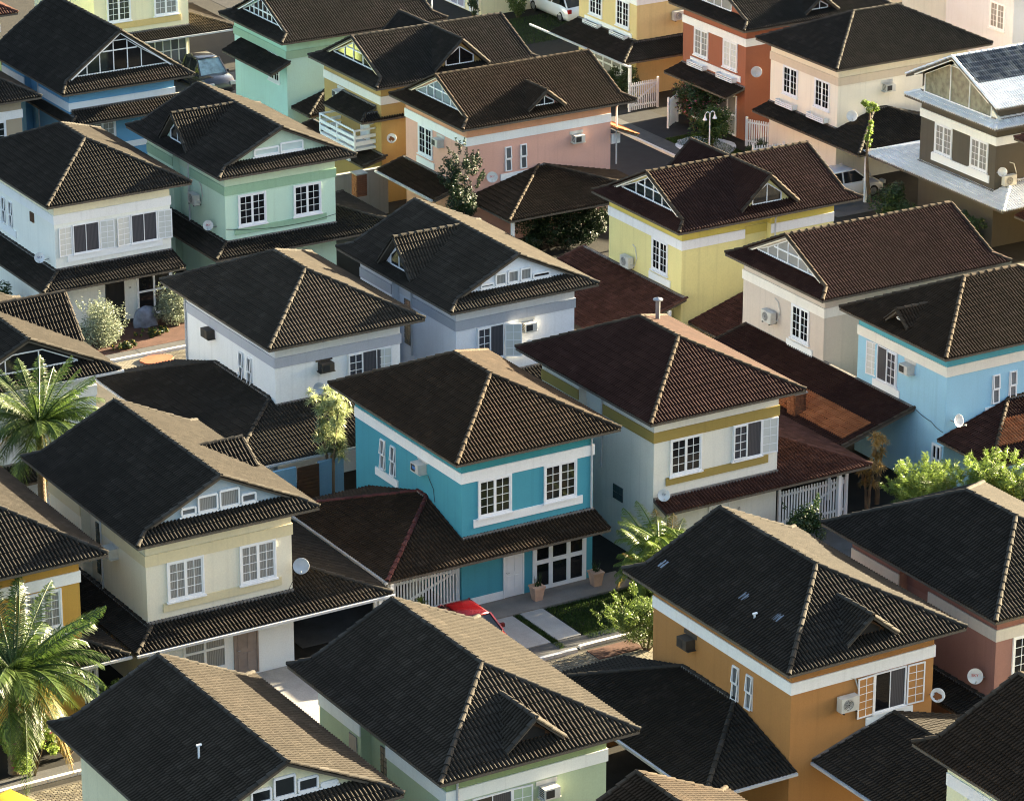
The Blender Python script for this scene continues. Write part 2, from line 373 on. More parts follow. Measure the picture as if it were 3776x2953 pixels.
def low_roof(R, X0, X1, Y0, Y1, f=0, l=0, r=0, fx=None, yl=None, yr=None, ze=2.5, g=0.3, bhip=True, capd=True):
    xa, xb = fx or (X0, X1)
    for sd, dp, yy in (('L', l, yl), ('R', r, yr)):
        if dp <= 0: continue
        w = X0 if sd == 'L' else X1; q = -1 if sd == 'L' else 1; o = w + q * dp
        ya = (Y0 - f) if (f > 0 and yy is None) else yy[0]; yb = yy[1] if yy else Y1 + 0.4
        m = min(dp, (yb - ya) / 2 if bhip else yb - ya); wt = o - q * m
        P = [(o, ya), (o, yb), (wt, yb - m), (wt, ya + m)] if bhip else [(o, ya), (o, yb), (wt, yb), (wt, ya + m)]
        R.slope(sd, o, ze, g, P)
        R.slope('F', ya, ze, g, [(o, ya), (w, ya), (w, ya + m), (wt, ya + m)] if abs(w - wt) > .01 else [(o, ya), (w, ya), (w, ya + m)])
        if bhip: R.slope('B', yb, ze, g, [(o, yb), (w, yb), (w, yb - m), (wt, yb - m)] if abs(w - wt) > .01 else [(o, yb), (w, yb), (w, yb - m)])
        if capd:
            R.line((o, ya, ze), (wt, ya + m, ze + g * m))
            if bhip: R.line((o, yb, ze), (wt, yb - m, ze + g * m))
            R.line((wt - q * -.02, ya + m, ze + g * m), (wt - q * -.02, yb - m, ze + g * m)) if bhip and yb - ya > 2 * m + .3 else None
        fl = [(w + q * .05, ya if f == 0 else Y0), (w + q * .05, yb)]; zf = ze + g * (m - .05)
        R.flash.append(((w + q * .05, ya + m, zf + .05), (w + q * .05, yb - (m if bhip else 0), zf + .05)))
    if f > 0:
        R.flash.append(((xa, Y0 - .05, ze + g * f + .04), (xb, Y0 - .05, ze + g * f + .04)))
        R.slope('F', Y0 - f, ze, g, [(xa, Y0 - f), (xb, Y0 - f), (xb, Y0), (xa, Y0)])
        if capd and fx:
            for x in (xa, xb): R.line((x, Y0 - f, ze), (x, Y0, ze + g * f))
# ------------------------------------------------------------------ windows and doors (x right, -y out of the wall, z up)
def pane(w, h, mat): return cached(('pane', round(w, 3), round(h, 3), mat.name), lambda: MB().box(0, -.012, 0, w, .004, h).mesh('pane', mat))
def grid_leaf(W, H, cols, rows, st=.055, mu=.022, d=.04):
    """stile-and-rail leaf with glazing bars; returns mesh builder and pane rectangles"""
    m = MB(); m.box(0, -d, 0, st, 0, H).box(W - st, -d, 0, W, 0, H).box(st, -d + .002, 0, W - st, 0, st).box(st, -d + .002, H - st, W - st, 0, H)
    iw = (W - 2 * st); ih = (H - 2 * st); cw = (iw - mu * (cols - 1)) / cols; ch = (ih - mu * (rows - 1)) / rows; P = []
    for c in range(1, cols): x = st + c * cw + (c - 1) * mu; m.box(x, -d + .008, st, x + mu, 0, H - st)
    for r in range(1, rows): z = st + r * ch + (r - 1) * mu; m.box(st, -d + .01, z, W - st, -.002, z + mu)
    for c in range(cols):
        for r in range(rows): P.append((st + c * (cw + mu), st + r * (ch + mu), cw, ch))
    return m, P
def leaf_part(parent, M, W, H, cols, rows, glass, name='window_leaf', **k):
    def mk():
        m, P = grid_leaf(W, H, cols, rows, **k); return m.mesh(name, M_FRAME), P
    me, P = cached(('leaf', W, H, cols, rows, tuple(k.items())), mk)
    o = obj(name, me, parent, M)
    return o, P
def casement(parent, WF, s, z, W=1.44, H=1.50, glass=None, rows=4, name='window', lab=None):
    """closed pair of casement leaves with glazing bars"""
    glass = glass or M_GLASS
    def mk():
        m = MB(); fr = .06
        m.box(-.0, -.06, 0, fr, 0, H).box(W - fr, -.06, 0, W, 0, H).box(fr, -.06, 0, W - fr, 0, fr).box(fr, -.06, H - fr, W - fr, 0, H).box(-.05, -.11, -.06, W + .05, 0, -.002)
        lw = (W - 2 * fr) / 2; P = []
        for i in range(2):
            l, Q = grid_leaf(lw, H - 2 * fr, 2, rows); m.add([(x + fr + i * lw, y - .002, z_ + fr) for x, y, z_ in l.v], l.f)
            P += [(x + fr + i * lw, z_ + fr, w, h) for x, z_, w, h in Q]
        return m.mesh('window', M_FRAME), P
    me, P = cached(('case', W, H, rows), mk); o = obj(name, me, parent, WF @ T(s, 0, z))
    for x, zz, w, h in P: obj('pane', pane(w, h, glass), o, T(x, -.008, zz))
    return o
def shutter(parent, WF, s, z, W, H, ang, hinge, glass=None, cols=2, rows=5):
    """open leaf standing off the wall, hinged at its left or right edge"""
    o, P = leaf_part(None, None, W, H, cols, rows, None, 'shutter_leaf', st=.05)
    o.parent = parent
    M = WF @ T(s, -.07, z) @ Matrix.Rotation(ang, 4, 'Z')
    if hinge == 'R': M = WF @ T(s + W, -.07, z) @ Matrix.Rotation(ang, 4, 'Z') @ T(-W, 0, 0)
    o.matrix_basis = M
    for x, zz, w, h in P: obj('pane', pane(w, h, glass or M_FROST), o, T(x, -.012, zz))
    return o
def opening(parent, WF, s, z, W, H, mat, n=2, name='window', curtain=None):
    """frame round dark sliding panes"""
    m = MB(); fr = .05; m.box(0, -.05, 0, fr, 0, H).box(W - fr, -.05, 0, W, 0, H).box(fr, -.05, 0, W - fr, 0, fr).box(fr, -.05, H - fr, W - fr, 0, H)
    for i in range(1, n): x = W * i / n; m.box(x - .015, -.035, fr, x + .015, 0, H - fr)
    m.box(-.05, -.1, -.06, W + .05, 0, -.002)
    o = m.build(name, M_FRAME, parent, WF @ T(s, 0, z))
    for i in range(n):
        x0 = fr if i == 0 else W * i / n + .015; x1 = W - fr if i == n - 1 else W * (i + 1) / n - .015
        obj('pane', pane(x1 - x0, H - 2 * fr, mat if not (curtain and i == n - 1) else curtain), o, T(x0, -.008, fr))
    return o
def slot(parent, WF, s, z, W=.37, H=1.22, tilt=.1, glass=None):
    """narrow two-light awning window, lights pushed out at the foot"""
    m = MB(); fr = .035; m.box(0, -.03, 0, fr, 0, H).box(W - fr, -.03, 0, W, 0, H).box(fr, -.03, 0, W - fr, 0, fr).box(fr, -.03, H - fr, W - fr, 0, H)
    o = obj('slot_window', cached(('slot', W, H), lambda: m.mesh('slot_window', M_FRAME)), parent, WF @ T(s, 0, z))
    back = obj('pane', pane(W - .07, H - .07, M_GREYGLASS), o, T(.035, 0.0, .035))
    hh = H / 2 - .02
    for k in range(2):
        l, P = leaf_part(o, T(.015, -.03, .015 + k * (H / 2)) @ T(0, 0, hh) @ Matrix.Rotation(-tilt, 4, 'X') @ T(0, 0, -hh), W - .03, hh, 1, 1, None, 'light', st=.045, d=.03)
        for x, zz, w, h in P: obj('pane', pane(w, h, glass or M_GREYGLASS), l, T(x, -.012, zz)) if False else None
    return o
def glass_blocks(parent, WF, s, z, W=.62, H=2.0):
    m = MB(); m.box(0, -.01, 0, W, .0, H); o = m.build('glass_block_panel', M_CONC, parent, WF @ T(s, 0, z))
    n, k = 3, max(2, int(H / .21)); bw = W / n; bh = H / k
    me = cached(('gb', W, H), lambda: MB().box(.012, -.035, .012, bw - .012, -.012, bh - .012).mesh('glass_block', glassmat('block_glass', (0.05, 0.07, 0.07), 0.2)))
    for i in range(n):
        for j in range(k): obj('glass_block', me, o, T(i * bw, 0, j * bh))
    return o
def door(parent, WF, s, z, W=.85, H=2.1, mat=None):
    mat = mat or M_FRAME; m = MB(); m.box(-.06, -.06, 0, 0, 0, H + .06).box(W, -.06, 0, W + .06, 0, H + .06).box(0, -.06, H, W, 0, H + .06).box(0, -.03, 0, W, 0, H)
    for x0, x1 in ((.1, W / 2 - .05), (W / 2 + .05, W - .1)):
        for z0, z1 in ((.15, .85), (1.0, 1.9)): m.box(x0, -.045, z0, x1, -.03, z1)
    o = m.build('door', mat, parent, WF @ T(s, 0, z)); MB().tube([(.07, -.05, 1.0), (.07, -.11, 1.0), (.17, -.11, 1.0)], .012, 6).build('door_handle', M_METAL, o)
    return o
def glazing(parent, WF, s, z, W, H, cols, rows, glass, name='glazed_door', bar=.09):
    m = MB(); cw = W / cols; P = []
    m.box(0, -.06, 0, bar, 0, H).box(W - bar, -.06, 0, W, 0, H).box(bar, -.058, 0, W - bar, 0, bar).box(bar, -.058, H - bar, W - bar, 0, H)
    for c in range(1, cols): m.box(c * cw - bar / 2, -.056, bar, c * cw + bar / 2, 0, H - bar)
    for r in range(1, rows): m.box(bar, -.054, r * H / rows - bar / 2, W - bar, -.001, r * H / rows + bar / 2)
    o = m.build(name, M_FRAME, parent, WF @ T(s, 0, z))
    for c in range(cols):
        for r in range(rows):
            x0 = c * cw + (bar if c == 0 else bar / 2); x1 = (c + 1) * cw - (bar if c == cols - 1 else bar / 2)
            z0 = r * H / rows + (bar if r == 0 else bar / 2); z1 = (r + 1) * H / rows - (bar if r == rows - 1 else bar / 2)
            obj('pane', pane(x1 - x0, z1 - z0, glass), o, T(x0, -.01, z0))
    return o
# ------------------------------------------------------------------ houses
class House:
    def __init__(s, kind, u0, v0, label, wall, band, upper=None, tile=T_CHAR, W=7.1, L=9.8, side=None, low=None, recess=None, bandz=(5.08, 5.5),
                 bands=True, budget=300, roofkw=None, lowtile=None, lowcap=None, wtop=6.28):
        s.kind = kind; s.W = W; s.L = L
        if kind == 'F': s.e = empty('house', (u0, v0, 0)); s.X0, s.X1 = .56, 6.26
        else: s.e = empty('house', (u0, v0 + W, 0), -math.pi / 2); s.X0, s.X1 = .56, 6.46
        s.Y0, s.Y1 = .6, L - 1.1
        top(s.e, label, 'house', 'houses of the estate')
        s.WM = Matrix.Translation(s.e.location) @ s.e.rotation_euler.to_matrix().to_4x4()
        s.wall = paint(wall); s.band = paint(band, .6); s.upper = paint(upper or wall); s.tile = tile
        X0, X1, Y0, Y1 = s.X0, s.X1, s.Y0, s.Y1
        s.WF = {'F': s.frame((X0, Y0, 0), (1, 0, 0), (0, 1, 0)), 'L': s.frame((X0, Y1, 0), (0, -1, 0), (1, 0, 0)), 'R': s.frame((X1, Y0, 0), (0, 1, 0), (-1, 0, 0))}
        poly = [(X0, Y0), (X1, Y0)]
        s.rec = {}
        if recess and 'R' in recess:
            a, b, d = recess['R']; poly += [(X1, Y0 + a), (X1 - d, Y0 + a), (X1 - d, Y0 + b), (X1, Y0 + b)]
        poly += [(X1, Y1), (X0, Y1)]
        if recess and 'L' in recess:
            a, b, d = recess['L']; poly += [(X0, Y1 - a), (X0 + d, Y1 - a), (X0 + d, Y1 - b), (X0, Y1 - b)]
        b0, b1 = bandz
        wl_ = MB(); ring = poly; wl_.prism(ring, 0, b1 if upper else wtop); wo_ = s.meshwall(wl_)
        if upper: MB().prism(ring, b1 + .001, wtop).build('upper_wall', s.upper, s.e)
        if bands:
            def bandbox(w, a, b, n='band'):
                MB().box(a, -.045, b0, b, .0, b1).build(n, s.band, s.e, s.WF[w])
            fw = X1 - X0; lw = Y1 - Y0
            bandbox('F', -.045, fw + .045)
            for w in 'LR':
                if recess and w in recess:
                    a, b, d = recess[w]; bandbox(w, 0, a); bandbox(w, b, lw)
                    MB().box(a, d - .03, b0 + .02, b, d, b1 - .02).build('band', s.upper, s.e, s.WF[w])
                else: bandbox(w, 0, lw)
        R = Roof(s.e, tile, budget=budget); s.roof = R
        kw = dict(front='hip', back='hip'); kw.update(roofkw or {}); s.kw = kw
        s.zr = main_roof(R, W, L, **kw)
        s.gs = kw.get('gs', .8); s.ze = kw.get('ze', E0); s.g = kw.get('g', S0); s.gk = kw.get('gk') or s.g; s.kd = 0 if kw['front'] == 'plain' else (2 * THT / math.sqrt(1 + s.g ** 2)) * s.g / s.gk
        if low:
            s.LR = Roof(s.e, lowtile or tile, 'lower_roof', budget=0, capmat=lowcap)
            for k in (low if isinstance(low, list) else [low]): low_roof(s.LR, X0, X1, Y0, Y1, **k)
        else: s.LR = None
        s.feats = []
    def meshwall(s, mb): return mb.build('wall', s.wall, s.e)
    def frame(s, o, ax, inn):
        M = Matrix.Identity(4)
        for i in range(3): M[i][0] = ax[i]; M[i][1] = inn[i]; M[i][2] = (0, 0, 1)[i]; M[i][3] = o[i]
        return M
    def done(s):
        s.roof.finish(s.WM)
        if s.LR: s.LR.finish(s.WM)
    def strip(s, w, a, b, z0=3.24, z1=3.56, mat=None, d=.05): MB().box(a, -d, z0, b, 0, z1).build('sill_band', mat or M_WHITE, s.e, s.WF[w])
    def win(s, w, a, z=3.58, **k): return casement(s.e, s.WF[w], a, z, **k)
    def slot(s, w, a, z=3.62, **k): return slot(s.e, s.WF[w], a, z, **k)
    def box(s, name, mat, w, a, z0, b, z1, d0, d1): return MB().box(a, -d1, z0, b, -d0, z1).build(name, mat, s.e, s.WF[w])
    def gutter(s, p, q):
        return MB().bar(p, q, .1, .09).build('gutter', M_GUTTER, s.e)
    def post(s, x, y, h=2.45, w=.14, mat=None): return MB().box(x - w / 2, y - w / 2, 0, x + w / 2, y + w / 2, h).build('post', mat or M_FRAME, s.e)
    def gable(s, y=None, cols=None, glass=None, zb=None, ztop=None, end='F', wall=None, transom=None, frame=True, curt=(), z0=None, rect=False):
        """triangular gable wall with a glazed light divided by posts; cols = x positions of posts"""
        W = s.W; y = s.gs if y is None else y; z0 = (z0 if z0 else s.ze + s.gk * y - .05); zr = s.zr - .12
        xb = max(.4, (z0 + .12 - s.ze) / s.g)
        if end == 'B':
            MB().add(*tri_prism([(xb, z0), (W - xb, z0), (W / 2, zr)], s.L - y - .15, s.L - y)).build('gable_wall', wall or s.wall, s.e); return
        go = MB().add(*tri_prism([(xb, z0), (W - xb, z0), (W / 2, zr)], y, y + .15)).build('gable_wall', wall or s.wall, s.e)
        if not cols: return
        zb = zb or z0 + .14
        def zt(x): return min(ztop or 99, s.ze + s.g * min(x, W - x) - .24)
        fr = MB(); bw = .042
        for i in range(len(cols) - 1):
            a, b = cols[i], cols[i + 1]; pts = [(a, zb), (b, zb), (b, max(zb + .01, zt(b)))]
            if rect: a += .06; b -= .06; t_ = min(zt(a), zt(b)); pts = [(a, zb + .05), (b, zb + .05), (b, t_), (a, t_)]; MB().add(*tri_prism(pts, y - .02, y - .002)).build('pane', (M_CURT if i in curt else glass or M_GLASS), s.e); [fr.bar((pts[k][0], y - .035, pts[k][1]), (pts[(k + 1) % 4][0], y - .035, pts[(k + 1) % 4][1]), .06, .08) for k in range(4)]; continue
            if a < W / 2 < b and zt(W / 2) > max(zt(a), zt(b)): pts.append((W / 2, zt(W / 2)))
            if ztop:
                for xx in ((ztop + .24 - s.ze) / s.g, W - (ztop + .24 - s.ze) / s.g):
                    if a < xx < b: pts.append((xx, ztop))
            pts.append((a, max(zb + .01, zt(a)))); pts = sorted(pts[2:], key=lambda p: -p[0]); pts = [(a, zb), (b, zb)] + pts
            g = MB().add(*tri_prism(pts, y - .02, y - .002)).build('pane', (M_CURT if i in curt else glass or M_GLASS), s.e)
            tp = pts[2:]
            for k in range(len(tp) - 1): fr.bar((tp[k][0], y - .035, tp[k][1]), (tp[k + 1][0], y - .035, tp[k + 1][1]), .05, bw)
        for x in cols:
            if zt(x) - zb > .03 and not rect: fr.box(x - bw / 2, y - .06, zb, x + bw / 2, y - .005, zt(x))
        fr.box(cols[0] - .03, y - .065, zb - .05, cols[-1] + .03, y - .004, zb + .01)
        if transom:
            xs = max(cols[0], (transom + .3 - s.ze) / s.g); fr.box(xs, y - .055, transom - .03, W - xs, y - .004, transom + .03)
        fr.build('gable_window_frame', M_FRAME, s.e)
    def fascia(s, end='F', mat=None):
        """painted boards under the rake"""
        W = s.W; d = .55; y = s.kd + .03 if end == 'F' else s.L - s.kd - .03
        m = MB(); z1 = s.ze + s.g * d - .1
        for sx in (0, 1):
            a = (d + .1 if not sx else W - d - .1, y, z1 + .03); b = (W / 2, y, s.zr - .09); m.bar(a, b, .05, .09)
        return m.build('fascia', mat or M_FRAME, s.e)
    def dormer(s, side, c, hw, zr, xf=.6, glass=None, wall=None, frame=True):
        foot, gd = cross_gable(s.roof, side, c, hw, zr, s.W, s.L, xf)
        x = xf + .04; w = hw - .12; z0 = foot - .05; z1 = zr - .16
        def pt(u, t): return {'L': (u, t), 'R': (s.W - u, t), 'F': (t, u)}[side]
        def tri(pts, u0, u1):
            v = [(*pt(u, t), z) for u in (u0, u1) for t, z in pts]; n = len(pts)
            f = [tuple(range(n)), tuple(range(2 * n - 1, n - 1, -1))] + [(i, n + i, n + (i + 1) % n, (i + 1) % n) for i in range(n)]
            return v, f
        o = MB().add(*tri([(c - w, z0), (c + w, z0), (c, z1)], x, x + .1)).build('dormer_wall', wall or s.wall, s.e)
        ww = w * .55; hz = (z1 - z0)
        pts = [(c - ww, z0 + .16), (c + ww, z0 + .16), (c + ww, z0 + hz * .40), (c, z0 + hz * .80), (c - ww, z0 + hz * .40)]
        MB().add(*tri(pts, x - .02, x + .01)).build('pane', glass or M_GLASS, s.e)
        fr = MB()
        if not frame: return
        for k in range(5):
            a = pts[k]; b = pts[(k + 1) % 5]; fr.bar((*pt(x - .03, a[0]), a[1]), (*pt(x - .03, b[0]), b[1]), .05, .05)
        fr.bar((*pt(x - .03, c), z0 + .16), (*pt(x - .03, c), z0 + hz * .8), .04, .04)
        fr.build('dormer_window_frame', M_FRAME, s.e)
    def world(s, w, a, z, out=0.0): return s.WM @ s.WF[w] @ Vector((a, -out, z))
    def WFM(s, w): return s.WM @ s.WF[w]
def tri_prism(pts, y0, y1):
    n = len(pts); v = [(x, y0, z) for x, z in pts] + [(x, y1, z) for x, z in pts]
    return v, [tuple(range(n)), tuple(range(2 * n - 1, n - 1, -1))] + [(i, n + i, n + (i + 1) % n, (i + 1) % n) for i in range(n)]
def downpipe(h, w, a, z0=2.9, z1=6.0, mat=None): MB().tube([(a, -.3, z1 + .02), (a, -.06, z1 - .25), (a, -.06, z0)], .04, 8).build('downpipe', mat or M_GUTTER, h.e, h.WF[w])
W_ = (236, 238, 243)
REC = {'L': (2.75, 4.4, .35)}
HS = {}
# --- the central pair and their neighbours
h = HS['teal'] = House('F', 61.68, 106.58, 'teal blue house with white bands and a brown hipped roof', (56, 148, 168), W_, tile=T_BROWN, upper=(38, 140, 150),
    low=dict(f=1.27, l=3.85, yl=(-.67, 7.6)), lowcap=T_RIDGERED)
h.win('F', .69); h.win('F', 3.53); h.strip('F', .49, 5.23)
h.slot('L', 2.0); h.slot('L', 2.8); h.strip('L', 1.6, 3.35)
door(h.e, h.WF['F'], 1.82, .12, .78, 2.05); glazing(h.e, h.WF['F'], 3.05, .08, 2.35, 2.3, 3, 2, M_GLASS, bar=.17)
h.box('plinth', M_WHITE, 'F', 0, 0, 1.76, .42, 0, .02); h.done()
h = HS['white'] = House('F', 61.45, 120.9, 'white house with grey band, window unit and a charcoal hipped roof', (226, 230, 238), (166, 170, 182), upper=(205, 205, 205), tile=T_GREY,
    low=dict(f=3.3, l=3.8, yl=(-2.7, 9.7)))
opening(h.e, h.WF['F'], 3.27, 3.62, 2.0, 1.45, M_DCURT, 3); leaf_part(h.e, h.WF['F'] @ T(3.29, -.052, 3.64), .66, 1.4, 2, 4, None); shutter(h.e, h.WF['F'], 4.62, 3.64, .66, 1.4, -.15, 'R', rows=4)
h.slot('L', 4.95); h.slot('L', 5.7); h.done()
h = HS['cream'] = House('F', 61.5, 142.2, 'cream house with two shuttered dark windows under a charcoal hipped roof', (234, 230, 218), W_, upper=(226, 216, 184),
    low=dict(f=1.45, l=1.3))
for a in (.86, 3.72):
    opening(h.e, h.WF['F'], a, 3.56, 1.3, 1.36, M_DCURT, 2); shutter(h.e, h.WF['F'], a - .7, 3.54, .68, 1.36, .12, 'L', rows=5); shutter(h.e, h.WF['F'], a + 1.34, 3.54, .68, 1.36, -.12, 'R', rows=5)
h.strip('F', .55, 5.25); h.slot('L', 2.3); h.slot('L', 3.1); h.box('vent', M_WOOD, 'L', 5.5, 4.55, 5.9, 5.0, 0, .05); h.strip('L', 1.9, 3.8)
door(h.e, h.WF['F'], 2.4, .05, .8, 2.1, M_DARK); glazing(h.e, h.WF['F'], 3.9, .05, 1.7, 2.3, 2, 2, M_GLASS)
h.done()
h = HS['orange'] = House('F', 61.75, 85.7, 'orange house with white band and one shuttered window, charcoal hipped roof with dormer', (170, 118, 56), W_, upper=(160, 108, 46),
    low=dict(l=3.6, yl=(.15, 10.4)), roofkw=dict(back='gable'))
opening(h.e, h.WF['F'], 3.3, 3.62, 1.28, 1.42, M_GLASS, 2, curtain=M_DCURT); shutter(h.e, h.WF['F'], 2.6, 3.6, 0.68, 1.44, .06, 'L', glass=h.wall, rows=5); shutter(h.e, h.WF['F'], 4.62, 3.6, 0.68, 1.44, -.06, 'R', glass=h.wall, rows=5)
h.strip('F', 3.0, 4.9, 3.24, 3.54); h.slot('L', 4.8); h.slot('L', 5.6); h.dormer('F', 3.55, 1.0, 7.25, xf=.62, glass=M_DARK, wall=M_WOOD, frame=False); h.gable(end='B')
for d_, r_ in (('L', 1.45), ('R', 7.85)): h.LR.slope(d_, r_, 2.5, .3, [(r_, -5.4), (4.65, -5.4), (4.65, .58), (r_, .58)])
h.LR.line((4.65, -5.4, 3.46), (4.65, .55, 3.46)); h.LR.flash.append(((1.45, .55, 2.55), (4.65, .55, 3.52))); h.gutter((1.42, -5.4, 2.45), (1.42, .55, 2.45)); h.done()
h = HS['ochre_white'] = House('F', 69.95, 106.35, 'off-white house with ochre bands, red-brown hipped roof with vent pipe', (216, 213, 202), (152, 130, 58), upper=(214, 212, 204), tile=T_RED,
    low=dict(f=.9, r=3.9, yr=(-.3, 7.5)), recess=REC, lowtile=T_REDLOW)
h.win('F', .72); opening(h.e, h.WF['F'], 3.57, 3.62, 1.36, 1.46, M_DCURT, 2); leaf_part(h.e, h.WF['F'] @ T(3.6, -.052, 3.66), .64, 1.38, 2, 4, None); shutter(h.e, h.WF['F'], 4.95, 3.62, .7, 1.44, -.12, 'R', rows=4)
h.strip('F', .55, 5.25, mat=h.band); glass_blocks(h.e, h.WF['L'], 5.3, 1.9, .7, .6); door(h.e, h.WF['F'], 2.6, .05, .85, 2.1); h.post(8.9, .1); h.done()
h = HS['brick_red'] = House('F', 69.92, 85.55, 'dark terracotta house with beige band at the right edge, charcoal hipped roof', (146, 104, 94), (192, 184, 174), upper=(138, 92, 80), recess=REC,
    low=dict(f=1.0, l=1.1))
h.win('F', .7); h.done()
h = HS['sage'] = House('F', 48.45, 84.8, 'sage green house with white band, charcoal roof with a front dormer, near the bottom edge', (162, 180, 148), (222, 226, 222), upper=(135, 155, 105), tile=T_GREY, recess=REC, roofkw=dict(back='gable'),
    )
opening(h.e, h.WF['F'], .9, 3.6, 1.4, 1.42, M_GLASS, 2, curtain=M_DCURT); shutter(h.e, h.WF['F'], 2.3, 3.6, .7, 1.42, -.1, 'R', glass=h.wall, rows=4); glass_blocks(h.e, h.WF['L'] @ T(0, .35, 0), 3.4, 3.0, .66, 2.0)
h.box('side_window', M_GREYGLASS, 'L', 2.0, 4.3, 2.5, 4.95, 0, .03); h.dormer('F', 3.55, 1.03, 7.3, xf=.6, glass=M_DARK, wall=M_WOOD, frame=False); h.gable(end='B')
h.done()
h = HS['pale_yellow'] = House('F', 48.45, 105.65, 'pale yellow house with glazed gable, charcoal roof and round dish at its corner', (218, 211, 190), (208, 194, 154), upper=(214, 204, 172), recess=REC,
    low=dict(f=1.35, l=1.1, r=3.35, yr=(-.75, 7.4)), roofkw=dict(front='gable', back='gable', gs=.75))
for a in (.78, 3.62): h.win('F', a, glass=M_CURT)
h.strip('F', .6, 5.25, mat=h.band); h.gable(cols=[2.0, 2.65, 3.5, 4.35, 5.0], rect=True, glass=M_GREYGLASS, ztop=7.3, wall=paint((150, 165, 175)), curt=(1, 2)); h.gable(end='B'); glass_blocks(h.e, h.WF['L'] @ T(0, .35, 0), 3.25, 3.0, .75, 2.0)
h.dormer('R', 5.0, 1.2, 7.2, xf=.75); door(h.e, h.WF['F'], 3.35, .1, .85, 2.1, plain('worn_door', (140, 125, 118), .7, k=1.1)); glazing(h.e, h.WF['F'], 1.3, .6, 1.7, 1.6, 2, 2, M_CURT)
h.box('ground_floor_wall', M_WHITE, 'F', 0, 0, 5.7, 2.6, 0, .012)
h.gutter((-.55, -.8, 2.47), (9.65, -.8, 2.47)); h.post(9.2, -.5); h.done()
h = HS['mustard_left'] = House('F', 40.25, 105.7, 'mustard yellow house with white band at the left edge behind a palm', (186, 142, 42), W_, upper=(178, 132, 34), low=dict(f=1.3, r=1.2))
h.win('F', 3.6, W=1.4, H=1.44, glass=M_CURT); h.win('F', .7, glass=M_CURT); h.strip('F', 3.2, 5.25); h.gutter((-.55, -.75, 2.47), (7.5, -.75, 2.47)); h.done()
h = HS['lime'] = House('F', 40.12, 84.8, 'pale lime house with charcoal gable roof and attic windows, bottom left', (216, 207, 168), W_, tile=T_GREY, roofkw=dict(front='gable', back='gable', gs=.85), bands=False)
h.gable(cols=[1.75, 2.4, 3.15, 3.95, 4.7, 5.35], rect=True, glass=M_GLASS, ztop=7.3); h.gable(end='B'); h.done()
h = HS['white_left'] = House('F', 48.4, 121.9, 'white house at the left edge with glazed gable behind a coconut palm', (214, 220, 228), (226, 228, 230), roofkw=dict(front='gable', back='gable', gs=.8), low=dict(f=1.2))
h.gable(cols=[1.5, 2.6, 4.0, 5.6], glass=M_GLASS, ztop=7.3, wall=M_DARK); h.gable(end='B'); h.dormer('R', 5.0, 1.55, s_zr := 7.84, xf=.3); h.gutter((-.1, -.03, 6.1), (7.2, -.03, 6.1)); h.done()
h = HS['grey_white'] = House('F', 69.8, 120.95, 'white and grey house with attic glazing and left dormer, behind the white hipped house', (214, 218, 226), (156, 162, 174), upper=(204, 204, 206), tile=T_GREY, recess=REC, roofkw=dict(front='gable', back='gable'),
    low=dict(f=1.2, r=2.6, yr=(-.6, 7)))
opening(h.e, h.WF['F'], .98, 3.58, 1.3, 1.46, M_DCURT, 2); leaf_part(h.e, h.WF['F'] @ T(1.0, -.052, 3.62), .62, 1.38, 2, 4, None); shutter(h.e, h.WF['F'], 2.3, 3.58, .7, 1.44, -.5, 'L', rows=4)
h.gable(cols=[1.8, 2.5, 3.1, 3.7, 4.3, 5.2], rect=True, glass=M_GLASS, ztop=7.15, curt=(1, 2, 3)); h.gable(end='B'); h.dormer('L', 5.2, 1.4, 7.84, xf=.5); glass_blocks(h.e, h.WF['L'] @ T(0, .35, 0), 3.2, 3.0, .8, 2.0); h.done()
h = HS['mint_green'] = House('F', 69.9, 142.05, 'light green house with darker green band, two dark windows and left dormer', (188, 218, 196), (142, 180, 148), upper=(194, 214, 184), recess=REC, roofkw=dict(front='gable', back='gable'),
    low=dict(f=1.15, l=1.1, r=3.0, yr=(-.55, 5.5)))
h.win('F', .65, z=3.5); h.win('F', 3.5, z=3.5); h.strip('F', .44, 5.2, 3.12, 3.42, mat=h.band)
h.gable(cols=[2.15, 3.5, 4.75], rect=True, glass=plain('blind', (190, 205, 205), .4, var=.05), ztop=7.2, wall=paint((170, 190, 170))); h.gable(end='B'); h.dormer('L', 5.25, 1.4, 7.84, xf=.5); h.done()
h = HS['blue_left'] = House('F', 69.5, 158.1, 'blue house at top left with large glazed gable and tiled canopy', (92, 156, 196), (216, 222, 232), recess=REC, roofkw=dict(front='gable', back='gable', gs=1.0, g=.72, gk=.482))
h.gable(cols=[.95, 1.75, 2.45, 3.2, 3.95, 4.7, 6.15], glass=M_GLASS, ztop=8.2, wall=M_DARK, transom=7.72); h.fascia(); h.gable(end='B')
h.LR = Roof(h.e, T_CHAR, 'canopy_roof', budget=0); low_roof(h.LR, .65, 6.9, .6, 8.7, f=1.0, l=.5, ze=4.65, g=.45, yl=None, bhip=False)
h.win('F', 1.0, z=3.2, H=1.4, glass=M_CURT); h.strip('F', .6, 5.0, 2.8, 3.1); h.done()
h = HS['beige_left'] = House('F', 61.4, 158.4, 'beige house corner with white band at the left edge', (165, 150, 126), W_)
h.win('F', 3.4); h.done()
h = HS['cream_top'] = House('F', 79.75, 177.4, 'cream house with yellow sill band at the top edge', (226, 217, 180), (206, 178, 110), low=dict(f=1.0, r=2.6, yr=(-.4, 5.5)), budget=60)
h.win('F', .75); h.win('F', 3.6, glass=M_CURT); h.strip('F', .6, 5.2, 3.15, 3.5, mat=h.band); glazing(h.e, h.WF['F'], 2.6, .05, 2.9, 2.2, 6, 3, M_GREYGLASS, bar=.05); h.done()
